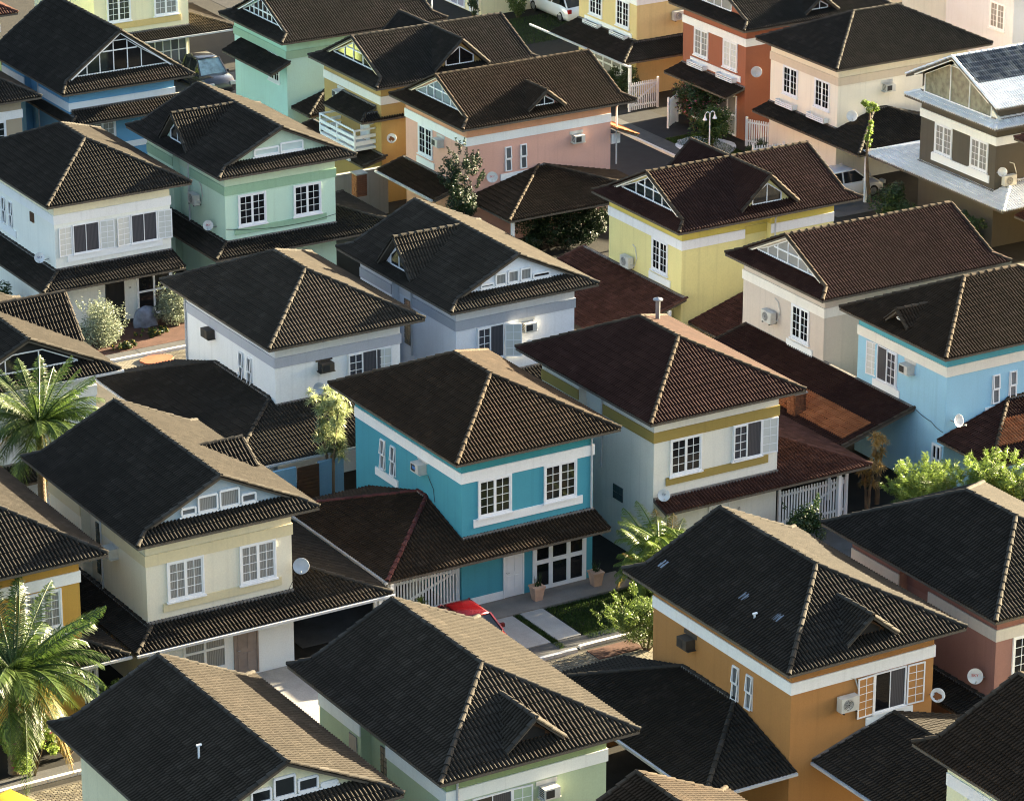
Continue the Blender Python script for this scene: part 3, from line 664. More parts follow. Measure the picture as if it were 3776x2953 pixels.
# --- rows that face left
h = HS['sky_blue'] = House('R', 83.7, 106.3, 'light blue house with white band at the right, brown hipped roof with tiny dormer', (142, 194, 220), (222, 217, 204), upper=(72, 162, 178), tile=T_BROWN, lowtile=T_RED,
    low=[dict(r=3.5, yr=(.25, 9)), dict(f=4.3, fx=(-7.3, 4.5), ze=1.95, g=.27)])
opening(h.e, h.WF['F'], 1.35, 3.58, 1.35, 1.48, M_DCURT, 2); leaf_part(h.e, h.WF['F'] @ T(2.04, -.052, 3.62), .62, 1.4, 2, 4, None); shutter(h.e, h.WF['F'], .68, 3.6, .66, 1.44, .2, 'L', rows=5)
h.strip('F', 1.1, 2.9, 3.22, 3.52); h.slot('R', 2.3, 3.5); h.slot('R', 3.15, 3.5); h.strip('R', 2.0, 3.9, 3.1, 3.4); h.dormer('L' if False else 'F', 3.4, .72, 7.0, xf=.6)
glazing(h.e, h.WF['F'], 5.2, .8, .6, 1.3, 2, 2, M_GLASS)
for a0, a1, y0, y1 in ((-2.2, 4.0, -2.6, -1.2),):
    h.LR.slope('F', -3.7, 1.95 + .035, .27, [(a0, y0), (a1, y0), (a1, y1), (a0, y1)], mat=T_ORANGE, deck=False)
h.LR.slope('R', 9.96, 2.535, .3, [(7.6, 2.6), (9.0, 1.2), (9.0, 7.0), (7.6, 7.0)], mat=T_ORANGE, deck=False)
h.done()
h = HS['taupe'] = House('R', 83.6, 114.45, 'taupe house with white band, red-brown gable roof and split unit', (198, 184, 170), (226, 220, 210), tile=T_RED, roofkw=dict(front='gable', back='gable'), lowtile=T_REDLOW,
    low=dict(f=1.1))
h.win('F', 3.6, W=1.28); h.strip('F', 3.3, 5.15, 3.1, 3.42); h.gable(cols=[1.35, 2.1, 2.8, 3.55, 4.3, 5.0, 5.75], glass=M_CURT, transom=7.05); h.fascia(mat=paint((225, 215, 195))); h.gable(end='B'); h.done()
h = HS['yellow'] = House('R', 83.4, 124.8, 'bright yellow house with white band, red-brown roof and right dormer', (222, 210, 134), (224, 224, 232), upper=(204, 184, 70), tile=T_RED, roofkw=dict(front='gable', back='gable'), recess={'R': (3.3, 4.7, .35)}, lowtile=T_REDLOW,
    low=[dict(f=4.2, fx=(-1.5, 6.9), ze=1.75, g=.29), dict(r=3.6, yr=(1.0, 8.6), ze=1.7)])
h.win('F', 3.55, W=1.28); h.strip('F', 3.35, 5.05, 3.1, 3.42); h.gable(cols=[1.35, 2.5, 3.2, 3.9, 4.6, 5.75], glass=M_GLASS, transom=7.1); h.fascia(mat=paint((225, 215, 195))); h.gable(end='B'); h.dormer('R', 5.05, 1.5, 7.84, xf=.65); h.dormer('L', 5.05, 1.5, 7.84, xf=.65)
h.post(6.9, -.3, 2.6); h.done()
h = HS['peach'] = House('R', 83.2, 143.0, 'peach pink house with white band, brown gable roof and small dormer', (212, 160, 142), (224, 226, 232), upper=(206, 146, 108), tile=T_BROWN, roofkw=dict(front='gable', back='gable'),
    low=[dict(f=1.5, fx=(.4, 6.0)), dict(r=4.1, yr=(.5, 9.0), g=.24)])
h.win('F', 1.28, W=1.35); h.strip('F', 1.1, 2.8, 3.08, 3.4); h.slot('R', 2.1, 3.5); h.slot('R', 2.95, 3.5); h.strip('R', 1.85, 3.5, 3.08, 3.4)
h.gable(cols=[1.35, 2.4, 3.1, 3.9, 4.7, 5.75], glass=M_GREYGLASS, transom=7.1); h.fascia(mat=paint((225, 200, 165))); h.gable(end='B'); h.dormer('R', 4.9, 1.03, 7.25, xf=.6); h.done()
h = HS['ochre'] = House('R', 83.1, 151.2, 'ochre house with a balcony, tiled canopy and charcoal gable roof', (172, 140, 74), (212, 207, 198), roofkw=dict(front='gable', back='gable'))
h.gable(cols=[1.35, 2.5, 3.4, 4.4, 5.75], glass=M_GLASS, transom=7.15); h.fascia(mat=paint((215, 195, 150))); h.gable(end='B'); h.dormer('R', 5.1, 1.55, 7.84, xf=.65); h.dormer('L', 5.1, 1.55, 7.84, xf=.65)
h.LR = Roof(h.e, T_CHAR, 'canopy_roof', budget=0); low_roof(h.LR, h.X0, h.X1, h.Y0, h.Y1, f=1.3, fx=(-.6, 6.9), ze=2.2, g=.25); low_roof(h.LR, 2.6, 6.0, .6, 8.7, f=1.15, l=0, r=.55, ze=4.35, g=.45, yr=None, bhip=False)
door(h.e, h.WF['F'], 3.9, 2.9, .8, 1.95); h.box('bracket', M_FRAME, 'F', 5.0, 3.9, 5.1, 4.4, 0, .6)
B = MB(); B.box(2.3, -.62, 2.72, 5.9, .6, 2.85); B.build('balcony_floor', M_FRAME, h.e)
for x0, y0, x1, y1 in ((2.3, -.6, 5.9, -.6), (2.3, -.6, 2.3, .58), (5.9, -.6, 5.9, .58)):
    for z, hh in ((3.1, .22), (3.42, .16), (3.78, .09)): MB().bar((x0, y0, z), (x1, y1, z), .05, hh).build('balcony_rail', M_FRAME, h.e)
for x in (2.3, 4.1, 5.9): h_ = MB().box(x - .04, -.64, 2.85, x + .04, -.56, 3.82).build('balcony_post', M_FRAME, h.e)
h.done()
h = HS['mint'] = House('R', 83.0, 161.0, 'mint house with green band and gabled charcoal roof at the top', (176, 214, 202), (140, 174, 148), upper=(160, 205, 182), roofkw=dict(front='gable', back='gable'), low=dict(r=2.0, yr=(.8, 8.5)))
h.gable(cols=[1.35, 2.1, 2.6, 3.1, 3.6, 4.1, 4.6, 5.75], glass=M_GLASS, transom=6.95); h.fascia(); h.gable(end='B')
h.LR.slope('F', -.55, 4.5, .45, [(1.4, -.55), (6.9, -.55), (6.9, .6), (1.4, .6)]); h.LR.line((6.9, -.55, 4.5), (6.9, .6, 5.02))
h.win('F', 3.9, W=1.2); h.done()
h = HS['lime_far'] = House('F', 66.85, 173.6, 'lime green house corner with red roof in the top left corner', (170, 196, 120), W_, tile=T_REDLOW, budget=30); h.win('F', 4.2); h.done()
h = HS['charcoal'] = House('R', 104.8, 130.1, 'charcoal grey house with whitewashed tile roofs at the right edge', (84, 78, 68), (232, 228, 222), tile=T_WHITE, roofkw=dict(front='plain', back='plain', ze=7.1),
    low=[dict(f=1.0, l=3.3, yl=(-.4, 7), r=2.0, yr=(-.4, 7)), dict(f=.62, l=.58, r=.62, yl=(-.02, 9.3), yr=(-.02, 9.3), ze=6.1, g=.45)], wtop=7.3)
for a in (1.18, 3.98): h.win('F', a, W=1.36, glass=M_CURT)
h.strip('F', .96, 5.5, 3.12, 3.5); h.gable(y=.53, z0=6.4, cols=[.9, 2.9, 4.4, 6.1], zb=6.45, glass=plain('pale_green_glass', (128, 138, 122), .25, var=.3), ztop=8.2, wall=paint((225, 220, 205))); h.gable(end='B', y=.5); h.fascia(mat=paint((230, 225, 215)))
h.roof.slope('R', 7.1, 7.1 + .03, S0, [(5.4, .1), (3.6, .1), (3.6, 9.7), (5.4, 9.7)], mat=T_SLATE, deck=False); h.done()
h = HS['ivory'] = House('R', 104.4, 142.35, 'ivory house with beige band, two windows with planters and charcoal hipped roof', (228, 218, 200), (202, 184, 160), upper=(226, 214, 188),
    low=dict(f=1.1, r=3.4, yr=(-.5, 7)))
for a in (1.15, 3.93):
    h.win('F', a, W=1.3)
h.done()
h = HS['rust'] = House('R', 104.6, 150.8, 'rust red house with white bands, two windows with planters and charcoal roof', (152, 88, 60), (226, 226, 224), roofkw=dict(front='gable', back='gable'), low=dict(f=1.2))
for a in (1.1, 3.83): h.win('F', a, W=1.32, glass=M_CURT if a < 2 else M_FROST)
h.strip('F', .77, 5.5, 3.06, 3.38); h.gable(cols=[1.8, 2.5, 3.2, 3.9, 4.8], glass=M_CURT, ztop=7.3); h.gable(end='B'); h.dormer('R', 5.2, 1.05, 7.25, xf=.6)
glazing(h.e, h.WF['F'], 1.0, .05, 4.2, 2.2, 5, 2, M_CURT); h.done()
h = HS['sand'] = House('R', 104.3, 160.8, 'sandy yellow house with white bands and two windows at the top', (208, 184, 122), (226, 228, 230), low=dict(f=1.9, r=1.7, yr=(-1.3, 6)), budget=40)
for a in (1.1, 3.85): h.win('F', a, W=1.32)
h.strip('F', .64, 5.45, 3.06, 3.38); glazing(h.e, h.WF['F'], .8, .05, 4.5, 2.2, 5, 2, M_CURT); h.done()
h = HS['offwhite_far'] = House('R', 121.5, 149.9, 'off-white house wall with one window in the top right corner', (200, 204, 210), (196, 200, 206), budget=20)
h.win('F', 3.9, W=1.3, glass=M_CURT); h.done()
h = HS['bottom_right'] = House('F', 62.2, 70.0, 'house with dark brown roof cut by the lower right corner', (222, 222, 180), W_, tile=T_BROWN, roofkw=dict(back='gable')); h.gable(end='B'); h.done()
h = HS['top_far'] = House('R', 105.6, 179.6, 'pale yellow house front with glazed doors at the top edge', (226, 218, 176), W_, budget=0)
glazing(h.e, h.WF['F'], .6, .05, 3.4, 2.3, 4, 1, curtainmat('lilac_curtain', (0.42, 0.42, 0.55))); door(h.e, h.WF['F'], 4.6, .05, .9, 2.1); h.done()
h = HS['top_far2'] = House('R', 110.9, 172.0, 'white house wall behind the white car at the top edge', (224, 228, 236), W_, budget=0); h.done()
h = HS['bottom_mid'] = House('F', 48.5, 70.4, 'brown roof peak with pale mortar edge at the bottom edge', (210, 205, 190), W_, tile=T_BROWN, roofkw=dict(back='gable'), budget=60); h.gable(end='B'); h.done()
for n_, w_, a_ in (('mint_green', 'L', 4.5), ('pale_yellow', 'L', 4.55), ('grey_white', 'L', 4.5), ('ochre_white', 'L', 4.5), ('blue_left', 'L', 4.5), ('sage', 'F', .35), ('yellow', 'R', 4.9), ('white', 'L', .15), ('teal', 'F', 5.6), ('peach', 'R', 8.4)): downpipe(HS[n_], w_, a_)
h = HS['amber_far'] = House('R', 104.7, 121.5, 'amber house with red roof corner under the charcoal house at the right edge', (205, 170, 80), W_, tile=T_REDLOW, budget=40, low=dict(f=.8)); h.done()
for u_, v_ in ((104.7, 112.8), (104.7, 102.6), (104.7, 92.5), (104.7, 84.0), (126.5, 112.0), (126.5, 121.0), (126.5, 130.0), (126.5, 139.2), (126.5, 160.5), (126.5, 169.5), (126.5, 178.5)):  # unseen houses, added to keep low sun off the streets
    h = House('R', u_, v_, 'unseen house added beyond the right edge to shade the ground', (214, 208, 196), W_, budget=0); h.done()
# ------------------------------------------------------------------ ground
def structure(o): o['kind'] = 'structure'; return o
def groundmat(name, a, b_, scale=1.5, rough=.9, bm=.3, fine=30):
    if name in MATS: return MATS[name]
    m, nt, b = newmat(name); p = wpos(nt)
    c = mixrgb(nt, ramp(nt, noise(nt, p, scale, 6, .65), [(0.3, a), (0.7, b_)]), tuple(x * .6 for x in a), ramp(nt, noise(nt, p, fine, 2), [(0.45, (0, 0, 0)), (0.8, (.5,) * 3)]))
    nt.links.new(c, b.inputs['Base Color']); b.inputs['Roughness'].default_value = rough; b.inputs['Specular IOR Level'].default_value = .25
    bump(nt, b, noise(nt, p, fine * 1.5, 3), bm, .02); MATS[name] = m; return m
G_SOIL = groundmat('soil', (0.012, 0.011, 0.009), (0.022, 0.02, 0.016)); G_CONC = groundmat('paving', (0.062, 0.062, 0.062), (0.095, 0.095, 0.096))
G_LIGHT = groundmat('light_paving', (0.3, 0.285, 0.27), (0.38, 0.365, 0.345)); G_ASPH = groundmat('asphalt', (0.018, 0.018, 0.02), (0.028, 0.028, 0.03))
G_JOINT = groundmat('joint_sand', (0.06, 0.055, 0.045), (0.09, 0.08, 0.065)); G_MULCH = groundmat('mulch', (0.07, 0.035, 0.025), (0.11, 0.055, 0.04)); G_PINK = groundmat('porch_paving', (0.2, 0.175, 0.155), (0.26, 0.23, 0.205))
structure(obj('ground', mesh('ground', [(-400, -200, 0), (900, -200, 0), (900, 900, 0), (-400, 900, 0)], [(0, 1, 2, 3)], G_SOIL)))
def sheet(name, x0, y0, x1, y1, z, mat): return structure(obj(name, MB().box(x0, y0, -.05, x1, y1, z).mesh(name, mat)))
def disc(name, cx, cy, rx, ry, z, mat, n=28, rot=0):
    P = [(cx + rx * math.cos(t * 2 * math.pi / n + rot) * random.uniform(.94, 1.05), cy + ry * math.sin(t * 2 * math.pi / n + rot) * random.uniform(.94, 1.05)) for t in range(n)]
    return structure(obj(name, MB().prism(P, -.03, z).mesh(name, mat)))
PV = [paint((190, 180, 155), .85, .4, .3), paint((178, 166, 140), .85, .36, .3), paint((162, 152, 132), .85, .33, .3)]
def paver_mesh(k): return cached(('paver', k), lambda: MB().box(.006, .006, 0, .194, .094, .05).add([(.02, .02, .056), (.18, .02, .056), (.18, .08, .056), (.02, .08, .056)], [(0, 1, 2, 3)]).mesh('paving_stone', PV[k]))
def pavers(road, x0, y0, x1, y1, zbase, spots, budget=290):
    """running-bond paving stones; those nearest the seen patches are objects, the rest one mesh"""
    nx = int((x1 - x0) / .2); ny = int((y1 - y0) / .1); L = []
    for j in range(ny):
        for i in range(nx):
            x = x0 + i * .2 + (j % 2) * .1; y = y0 + j * .1
            L.append((min(math.hypot(x - a, y - b) for a, b in spots), x, y))
    L.sort(); m = MB()
    for d, x, y in L[:budget]: obj('paving_stone', paver_mesh(random.randrange(3)), road, T(x, y, zbase + random.uniform(-.004, .006)))
    for d, x, y in L[budget:]:
        z = zbase + random.uniform(-.004, .006); m.add([(x + .006, y + .006, z), (x + .194, y + .006, z), (x + .194, y + .094, z), (x + .006, y + .094, z), (x + .006, y + .006, z + .05), (x + .194, y + .006, z + .05), (x + .194, y + .094, z + .05), (x + .006, y + .094, z + .05)], BF[1:])
    o = m.build('paving', PV[0], road); o['kind'] = 'stuff'
r1 = sheet('street', 30, 96.8, 93.5, 101.85, .004, G_JOINT); r2 = sheet('lane', 30, 132.2, 93.5, 137.95, .004, G_JOINT); sheet('road', 94.2, 60, 100.35, 260, .008, G_ASPH)
pavers(r1, 62.0, 98.5, 67.0, 101.8, -.03, [(63.6, 100.8)]); pavers(r2, 61.5, 134.5, 68.0, 137.9, -.03, [(65.0, 136.6)]); 
r3 = sheet('parking_bay', 40.0, 98.0, 47.0, 101.84, .012, G_JOINT); pavers(r3, 41.5, 100.0, 46.5, 101.8, -.022, [(43.5, 101.3)], 150)
M_KERB = paint((226, 224, 220), .8, .9, .3)
def kerb(p, q, label=None):
    p = Vector((*p, 0)); q = Vector((*q, 0)); d = (q - p); n = max(1, int(d.length / 1.0)); e = empty('kerb', p); e['kind'] = 'structure'
    for k in range(n):
        a = d * (k / n); b = d * ((k + 1) / n) - d.normalized() * .012; MB().bar(a + Vector((0, 0, .05)), b + Vector((0, 0, .05)), .16, .16).build('kerb_stone', M_KERB, e)
kerb((55, 101.95), (64.0, 101.95)); kerb((64.2, 102.1), (71, 102.1)); kerb((40, 102.3), (46.5, 102.3)); kerb((58, 138.05), (69, 138.05)); kerb((100.45, 140), (100.45, 166)); kerb((94.1, 140), (94.1, 166)); kerb((100.45, 169), (100.45, 190))
sheet('sidewalk', 55, 102.03, 71, 103.0, .03, G_CONC); sheet('sidewalk', 58, 138.13, 69, 139.0, .03, G_CONC); sheet('sidewalk', 100.53, 140, 101.75, 190, .03, G_CONC); sheet('sidewalk', 38, 102.4, 48, 103.1, .03, G_CONC)
sheet('porch_floor', 61.9, 105.75, 69.0, 107.2, .1, G_PINK); sheet('driveway', 60.2, 103.02, 63.55, 105.74, .06, G_LIGHT); sheet('garden_path', 63.85, 103.02, 64.85, 105.74, .065, G_LIGHT)
sheet('driveway', 52.8, 99.5, 58.4, 106.2, .05, G_LIGHT); sheet('garden_path', 64.0, 138.2, 68.3, 140.0, .036, G_CONC); sheet('driveway', 101.76, 153.8, 104.0, 159.5, .02, G_ASPH); sheet('driveway', 76.5, 100.5, 80.4, 107, .04, G_CONC)
sheet('driveway', 101.8, 138.3, 105, 142.8, .02, G_CONC); sheet('driveway', 83.5, 171, 88.5, 177, .03, G_CONC); sheet('lane', 94, 171.5, 104.2, 176.5, .012, G_CONC)
sheet('flower_bed', 61.8, 138.95, 68.6, 142.2, .045, G_MULCH); sheet('back_yard', 55.6, 107.3, 61.0, 119, .02, G_CONC); sheet('tree_pit', 64.3, 100.9, 66.2, 101.75, .05, G_MULCH)
disc('round_pad', 102.9, 151.6, 1.55, 1.75, .05, plain('pad', (205, 208, 216), .8)); disc('tree_mound', 64.2, 137.2, .75, .55, .10, groundmat('redearth', (0.30, 0.09, 0.045), (0.38, 0.13, 0.065))); disc('tree_mound', 101.3, 172.6, 1.6, 1.0, .06, groundmat('redearth', (0.30, 0.09, 0.045), (0.38, 0.13, 0.065)))
# grass: real blades, one mass per lawn
def grass(name, label, x0, y0, x1, y1, n, hgt=.09, mat=None, poly=None):
    v = []; f = []
    for _ in range(n):
        x = random.uniform(x0, x1); y = random.uniform(y0, y1); a = random.uniform(0, 6.28); w = .012; hh = hgt * random.uniform(.5, 1.2); k = len(v)
        dx, dy = math.cos(a) * w, math.sin(a) * w; lx, ly = random.uniform(-.04, .04), random.uniform(-.04, .04)
        v += [(x - dx, y - dy, .0), (x + dx, y + dy, 0.0), (x + lx, y + ly, hh + .02)]; f.append((k, k + 1, k + 2))
    o = obj(name, mesh(name, v, f, mat or leafmat('grass', (0.035, 0.07, 0.015), (0.07, 0.11, 0.03)))); top(o, label, 'grass', kind='stuff'); return o
grass('lawn_grass', 'green lawn before the glazed doors of the teal house', 64.95, 102.6, 69.2, 105.72, 14000)
grass('lawn_grass', 'thin strip of grass between the teal house driveways', 63.55, 102.4, 63.85, 105.74, 1600)
grass('lawn_grass', 'dark lawn beside the white picket gate near the rust red house', 101.8, 149.5, 104.0, 153.8, 12000)
grass('lawn_grass', 'lawn by the white car at the top edge', 103.5, 173.5, 112, 178.8, 14000)
# ------------------------------------------------------------------ things on the walls and roofs
M_ACW = plain('ac_white', (205, 203, 196), .5); M_ACB = plain('ac_dark', (70, 62, 54), .6); M_GRILL = plain('ac_grille', (38, 38, 40), .5)
M_RUST = plain('rust', (120, 72, 36), .9); M_DISH = plain('dish_grey', (178, 182, 188), .5); M_DISHW = plain('dish_white', (215, 216, 216), .5)
def place(h, w, s, z): return h.WFM(w) @ T(s, 0, z)
def ac_box(h, w, s, z, label, dark=False, W=.56, D=.38, H=.36):
    e = bpy.data.objects.new('air_conditioner', None); COL.objects.link(e); e.matrix_world = place(h, w, s, z); top(e, label, 'air conditioner', 'air conditioners on the walls')
    c = M_ACB if dark else M_ACW
    MB().box(0, -D, 0, W, .0, H).build('casing', c, e)
    MB().box(.05, -D - .012, .05, W * .62, -D - .001, H - .05).build('grille', M_GRILL, e)
    m = MB()
    for k in range(5): m.box(-.012, -D + .06, .06 + k * .065, -.001, -.08, .085 + k * .065)
    m.build('side_louvre', M_GRILL, e)
    MB().box(-.1, -.02, H + .01, W + .1, .0, H + .16).box(-.06, -D * .9, -.035, W + .06, 0, -.001).build('sleeve', c, e)
    return e
def ac_split(h, w, s, z, label, W=.7, D=.28, H=.5):
    e = bpy.data.objects.new('outdoor_air_unit', None); COL.objects.link(e); e.matrix_world = place(h, w, s, z); top(e, label, 'air conditioner', 'outdoor units on the walls')
    MB().box(0, -D - .1, 0, W, -.1, H).build('casing', M_ACW, e)
    MB().lathe([(.0, 0), (.2, 0), (.2, .012), (0, .012)], 20, T(.28, -D - .1, H / 2) @ Matrix.Rotation(math.pi / 2, 4, 'X')).build('fan_grille', M_GRILL, e)
    m = MB()
    for k in range(4): m.lathe([(.04 + k * .045, .013), (.055 + k * .045, .02), (.06 + k * .045, .013)], 20, T(.28, -D - .1, H / 2) @ Matrix.Rotation(math.pi / 2, 4, 'X'))
    m.build('grille_ring', M_ACW, e)
    MB().bar((.1, -D - .12, -.03), (.1, 0, -.03), .04).bar((W - .1, -D - .12, -.03), (W - .1, 0, -.03), .04).build('bracket', M_GRILL, e)
    MB().tube([(W, -.25, .2), (W + .15, -.15, .15), (W + .2, -.06, .5), (W + .05, -.04, .95), (W - .2, -.02, 1.05)], .025, 6).build('hose', M_ACW, e)
    return e
def dish(h, w, s, z, label, r=.36, mat=None, logo=None, logocol=(200, 30, 40), face=(-.45, -.75, .42), rust=False):
    e = bpy.data.objects.new('satellite_dish', None); COL.objects.link(e); top(e, label, 'satellite dish', 'satellite dishes on the walls')
    p = h.world(w, s, z, .0); out = (h.world(w, s, z, 1.0) - p); e.location = p; r *= .64
    c = out * .42 + Vector((0, 0, .12)); f = Vector(face).normalized(); Q = Matrix.Translation(c) @ f.to_track_quat('Z', 'Y').to_matrix().to_4x4()
    mat = mat or M_DISHW
    MB().lathe([(0.001, -.01), (r * .35, .0), (r * .7, .035), (r, .085), (r + .012, .085), (r * .7, .02), (0.001, -.025)], 28, Q).build('reflector', mat, e, smooth=True)
    if rust: obj('rust_patch', mesh('rust_patch', [Q @ Vector((r * .62 * (1 + .3 * math.sin(3 * t)) * math.cos(t * .45), r * .62 * (1 + .25 * math.cos(5 * t)) * math.sin(t * .45) - .05, .04)) for t in range(14)], [tuple(range(14))], M_RUST), e)
    MB().tube([(0, 0, 0), out * .25, c - f * .02], .022, 6).build('mast', M_METAL, e)
    tip = Q @ Vector((0, -r * .75, .42)); MB().tube([Q @ Vector((0, -r * .95, .07)), tip], .012, 5).build('arm', M_METAL, e)
    MB().tube([tip, tip - f * .1], .035, 8).build('feed_horn', M_ACW, e)
    if logo: text(logo, r * .55, plain('logo' + logo + str(logocol), logocol, .5), e, Q @ T(0, r * .1, .035))
    return e
H = HS
ac_box(H['teal'], 'L', 4.95, 4.62, 'light grey window air conditioner on the teal house side wall')
MB().box(.16, -.396, .14, .36, -.382, .26).build('sticker', plain('sticker', (60, 120, 190), .4), bpy.data.objects['air_conditioner'])
ac_box(H['white'], 'L', 2.2, 4.7, 'brown window air conditioner on the white house left wall', True)
ac_box(H['white'], 'F', 1.92, 4.62, 'dark window air conditioner beside the half-open window of the white house', True)
ac_box(H['orange'], 'L', 2.0, 4.5, 'dark window air conditioner on the orange house left wall', True)
ac_split(H['orange'], 'F', 1.75, 4.12, 'white outdoor fan unit left of the shutters on the orange house')
ac_box(H['pale_yellow'], 'L', 5.3, 4.6, 'weathered window air conditioner on the pale yellow house side')
ac_box(H['sage'], 'F', 3.25, 4.5, 'window air conditioner on the sage green house front')
ac_box(H['grey_white'], 'F', 3.1, 4.55, 'pale window air conditioner right of the open shutter on the grey and white house')
ac_split(H['mint_green'], 'L', 5.0, 4.0, 'outdoor fan unit on the shaded side of the light green house')
ac_box(H['sky_blue'], 'F', 3.25, 4.55, 'grey window air conditioner on the light blue house front')
ac_split(H['taupe'], 'F', 1.9, 3.85, 'outdoor fan unit on the taupe house front wall')
ac_split(H['yellow'], 'F', 1.5, 3.2, 'outdoor fan unit with looping hose on the yellow house')
ac_box(H['peach'], 'F', 3.15, 4.5, 'small window air conditioner beside the window of the peach house front')
ac_box(H['peach'], 'R', 5.85, 4.4, 'grey window air conditioner alone on the peach house long wall')
ac_box(H['ivory'], 'R', 2.75, 4.45, 'window air conditioner alone on the ivory house long wall')
ac_split(H['sand'], 'R', 2.2, 4.0, 'outdoor unit on the sandy yellow house by the top edge')
ac_box(H['ochre'], 'F', 1.5, 4.5, 'white louvred air conditioner above the balcony canopy of the ochre house')
ac_split(H['charcoal'], 'R', .35, 3.1, 'outdoor fan unit low on the charcoal house wall at the right edge')
dish(H['cream'], 'L', 7.3, 3.25, 'pale dish with blue lettering at the cream house corner', logo='SKY', logocol=(40, 60, 120))
dish(H['mint_green'], 'L', 7.15, 3.35, 'white dish with red lettering on the light green house', logo='SKY')
dish(H['white'], 'F', 1.75, 3.9, 'grey mesh dish on the white house front wall', mat=M_DISH)
dish(H['grey_white'], 'F', 3.3, 3.9, 'dish with dark lettering under the air conditioner of the grey and white house', logo='SKY', logocol=(40, 40, 70), r=.3)
dish(H['ochre_white'], 'F', .2, 2.95, 'white dish with black lettering at the ochre-banded house corner', logo='TV', logocol=(30, 30, 35))
dish(H['pale_yellow'], 'F', 5.85, 3.85, 'large grey mesh dish right of the pale yellow house windows', mat=M_DISH, r=.44)
dish(H['orange'], 'F', 5.6, 3.75, 'rust-stained dish right of the orange house shutters', rust=True)
dish(H['brick_red'], 'L', 7.6, 3.6, 'dish with red lettering beside the dark terracotta house', logo='SKY', r=.4)
dish(H['sky_blue'], 'R', .3, 3.2, 'side-on white dish on the light blue house corner', face=(.2, -.9, .3), r=.4)
dish(H['peach'], 'R', 1.15, 3.35, 'white dish with red lettering on the peach house', logo='SKY', r=.4)
dish(H['ochre'], 'R', .35, 3.3, 'rusty dish at the ochre house corner by the balcony', rust=True)
dish(H['ivory'], 'R', .6, 3.4, 'pale dish on the ivory house corner above the porch roof', r=.42)
dish(H['rust'], 'R', .4, 3.65, 'grey mesh dish on the rust red house corner', mat=M_DISH, r=.44)
dish(H['charcoal'], 'R', .1, 3.75, 'small white dish on the charcoal house corner', r=.34)
# window planters
M_PLANT = leafmat('planter_leaf', (0.05, 0.08, 0.03), (0.09, 0.12, 0.05))
for hn, w in (('ivory', (.95, 3.7)), ('rust', (.9, 3.65)), ('sand', (.9, 3.65))):
    for s in w:
        h = H[hn]; e = h.WF['F'] @ T(s, 0, 2.98)
        m = MB()
        for k in range(3): m.box(0, -.36, k * .1, 1.55, -.33, k * .1 + .06)
        m.box(0, -.36, .0, .03, -.06, .27).box(1.52, -.36, 0, 1.55, -.06, .27).box(0, -.33, 0, 1.55, -.06, .03).build('window_box', M_FRAME, h.e, e)
# roof fittings
h = H['orange']
M_GT = glassmat('glass_tile', (0.12, 0.135, 0.16), .2)
def on_left(h, x, y, n=(.0,)): return T(x, y, E0 + S0 * x)
for x, y in ((.83, 8.6), (1.34, 4.5), (1.34, 2.58)):
    Mx = Matrix.Translation((x, y, E0 + S0 * x + .07)) @ Matrix.Rotation(-math.atan(S0), 4, 'Y')
    for k in range(2): MB().box(-.15, -.14 + k * .15, 0, .2, -.02 + k * .15, .02).build('glass_tile', M_GT, h.e, Mx)
def vent_pipe(h, x, y, z, L=.35):
    MB().tube([(x, y, z - .1), (x, y, z + L)], .035, 8).tube([(x - .07, y, z + L), (x + .09, y, z + L)], .04, 8).build('vent_pipe', M_FRAME, h.e)
vent_pipe(H['orange'], .95, 3.3, E0 + S0 * .95, .22); vent_pipe(H['lime'], 2.05, 3.4, E0 + S0 * 2.05, .5)
h = H['ochre_white']
MB().lathe([(.09, 7.5), (.09, 8.25), (.085, 8.25)], 14, T(4.6, 6.6, 0)).build('flue_pipe', M_METAL, h.e)
MB().lathe([(.2, 8.27), (.2, 8.31), (.02, 8.38), (.001, 8.38)], 16, T(4.6, 6.6, 0)).build('flue_cap', M_METAL, h.e)
# canopy behind the peach house
h = H['peach']; cr = Roof(h.e, T_ORANGE, 'canopy_roof', budget=0); cr.slope('B', 10.0, 4.3, .42, [(4.6, 8.8), (7.0, 8.8), (7.0, 10.0), (4.6, 10.0)]); cr.finish(h.WM)
MB().box(6.3, 8.8, 3.9, 6.4, 9.3, 4.4).build('bracket', M_FRAME, h.e)
# number plate by doors and door wreath
text('25', .13, plain('number', (30, 30, 30), .5), H['ochre_white'].e, H['ochre_white'].WF['F'] @ T(3.95, -.02, 1.6) @ Matrix.Rotation(math.pi / 2, 4, 'X'), 'house_number')
text('24', .12, plain('number', (30, 30, 30), .5), H['cream'].e, H['cream'].WF['F'] @ T(3.55, -.02, 1.5) @ Matrix.Rotation(math.pi / 2, 4, 'X'), 'house_number')
MB().lathe([(.12, 0), (.19, .03), (.12, .05)], 14, H['ochre_white'].WF['F'] @ T(3.02, -.05, 1.5) @ Matrix.Rotation(math.pi / 2, 4, 'X')).build('wreath', plain('wreath', (120, 20, 20), .8), H['ochre_white'].e)
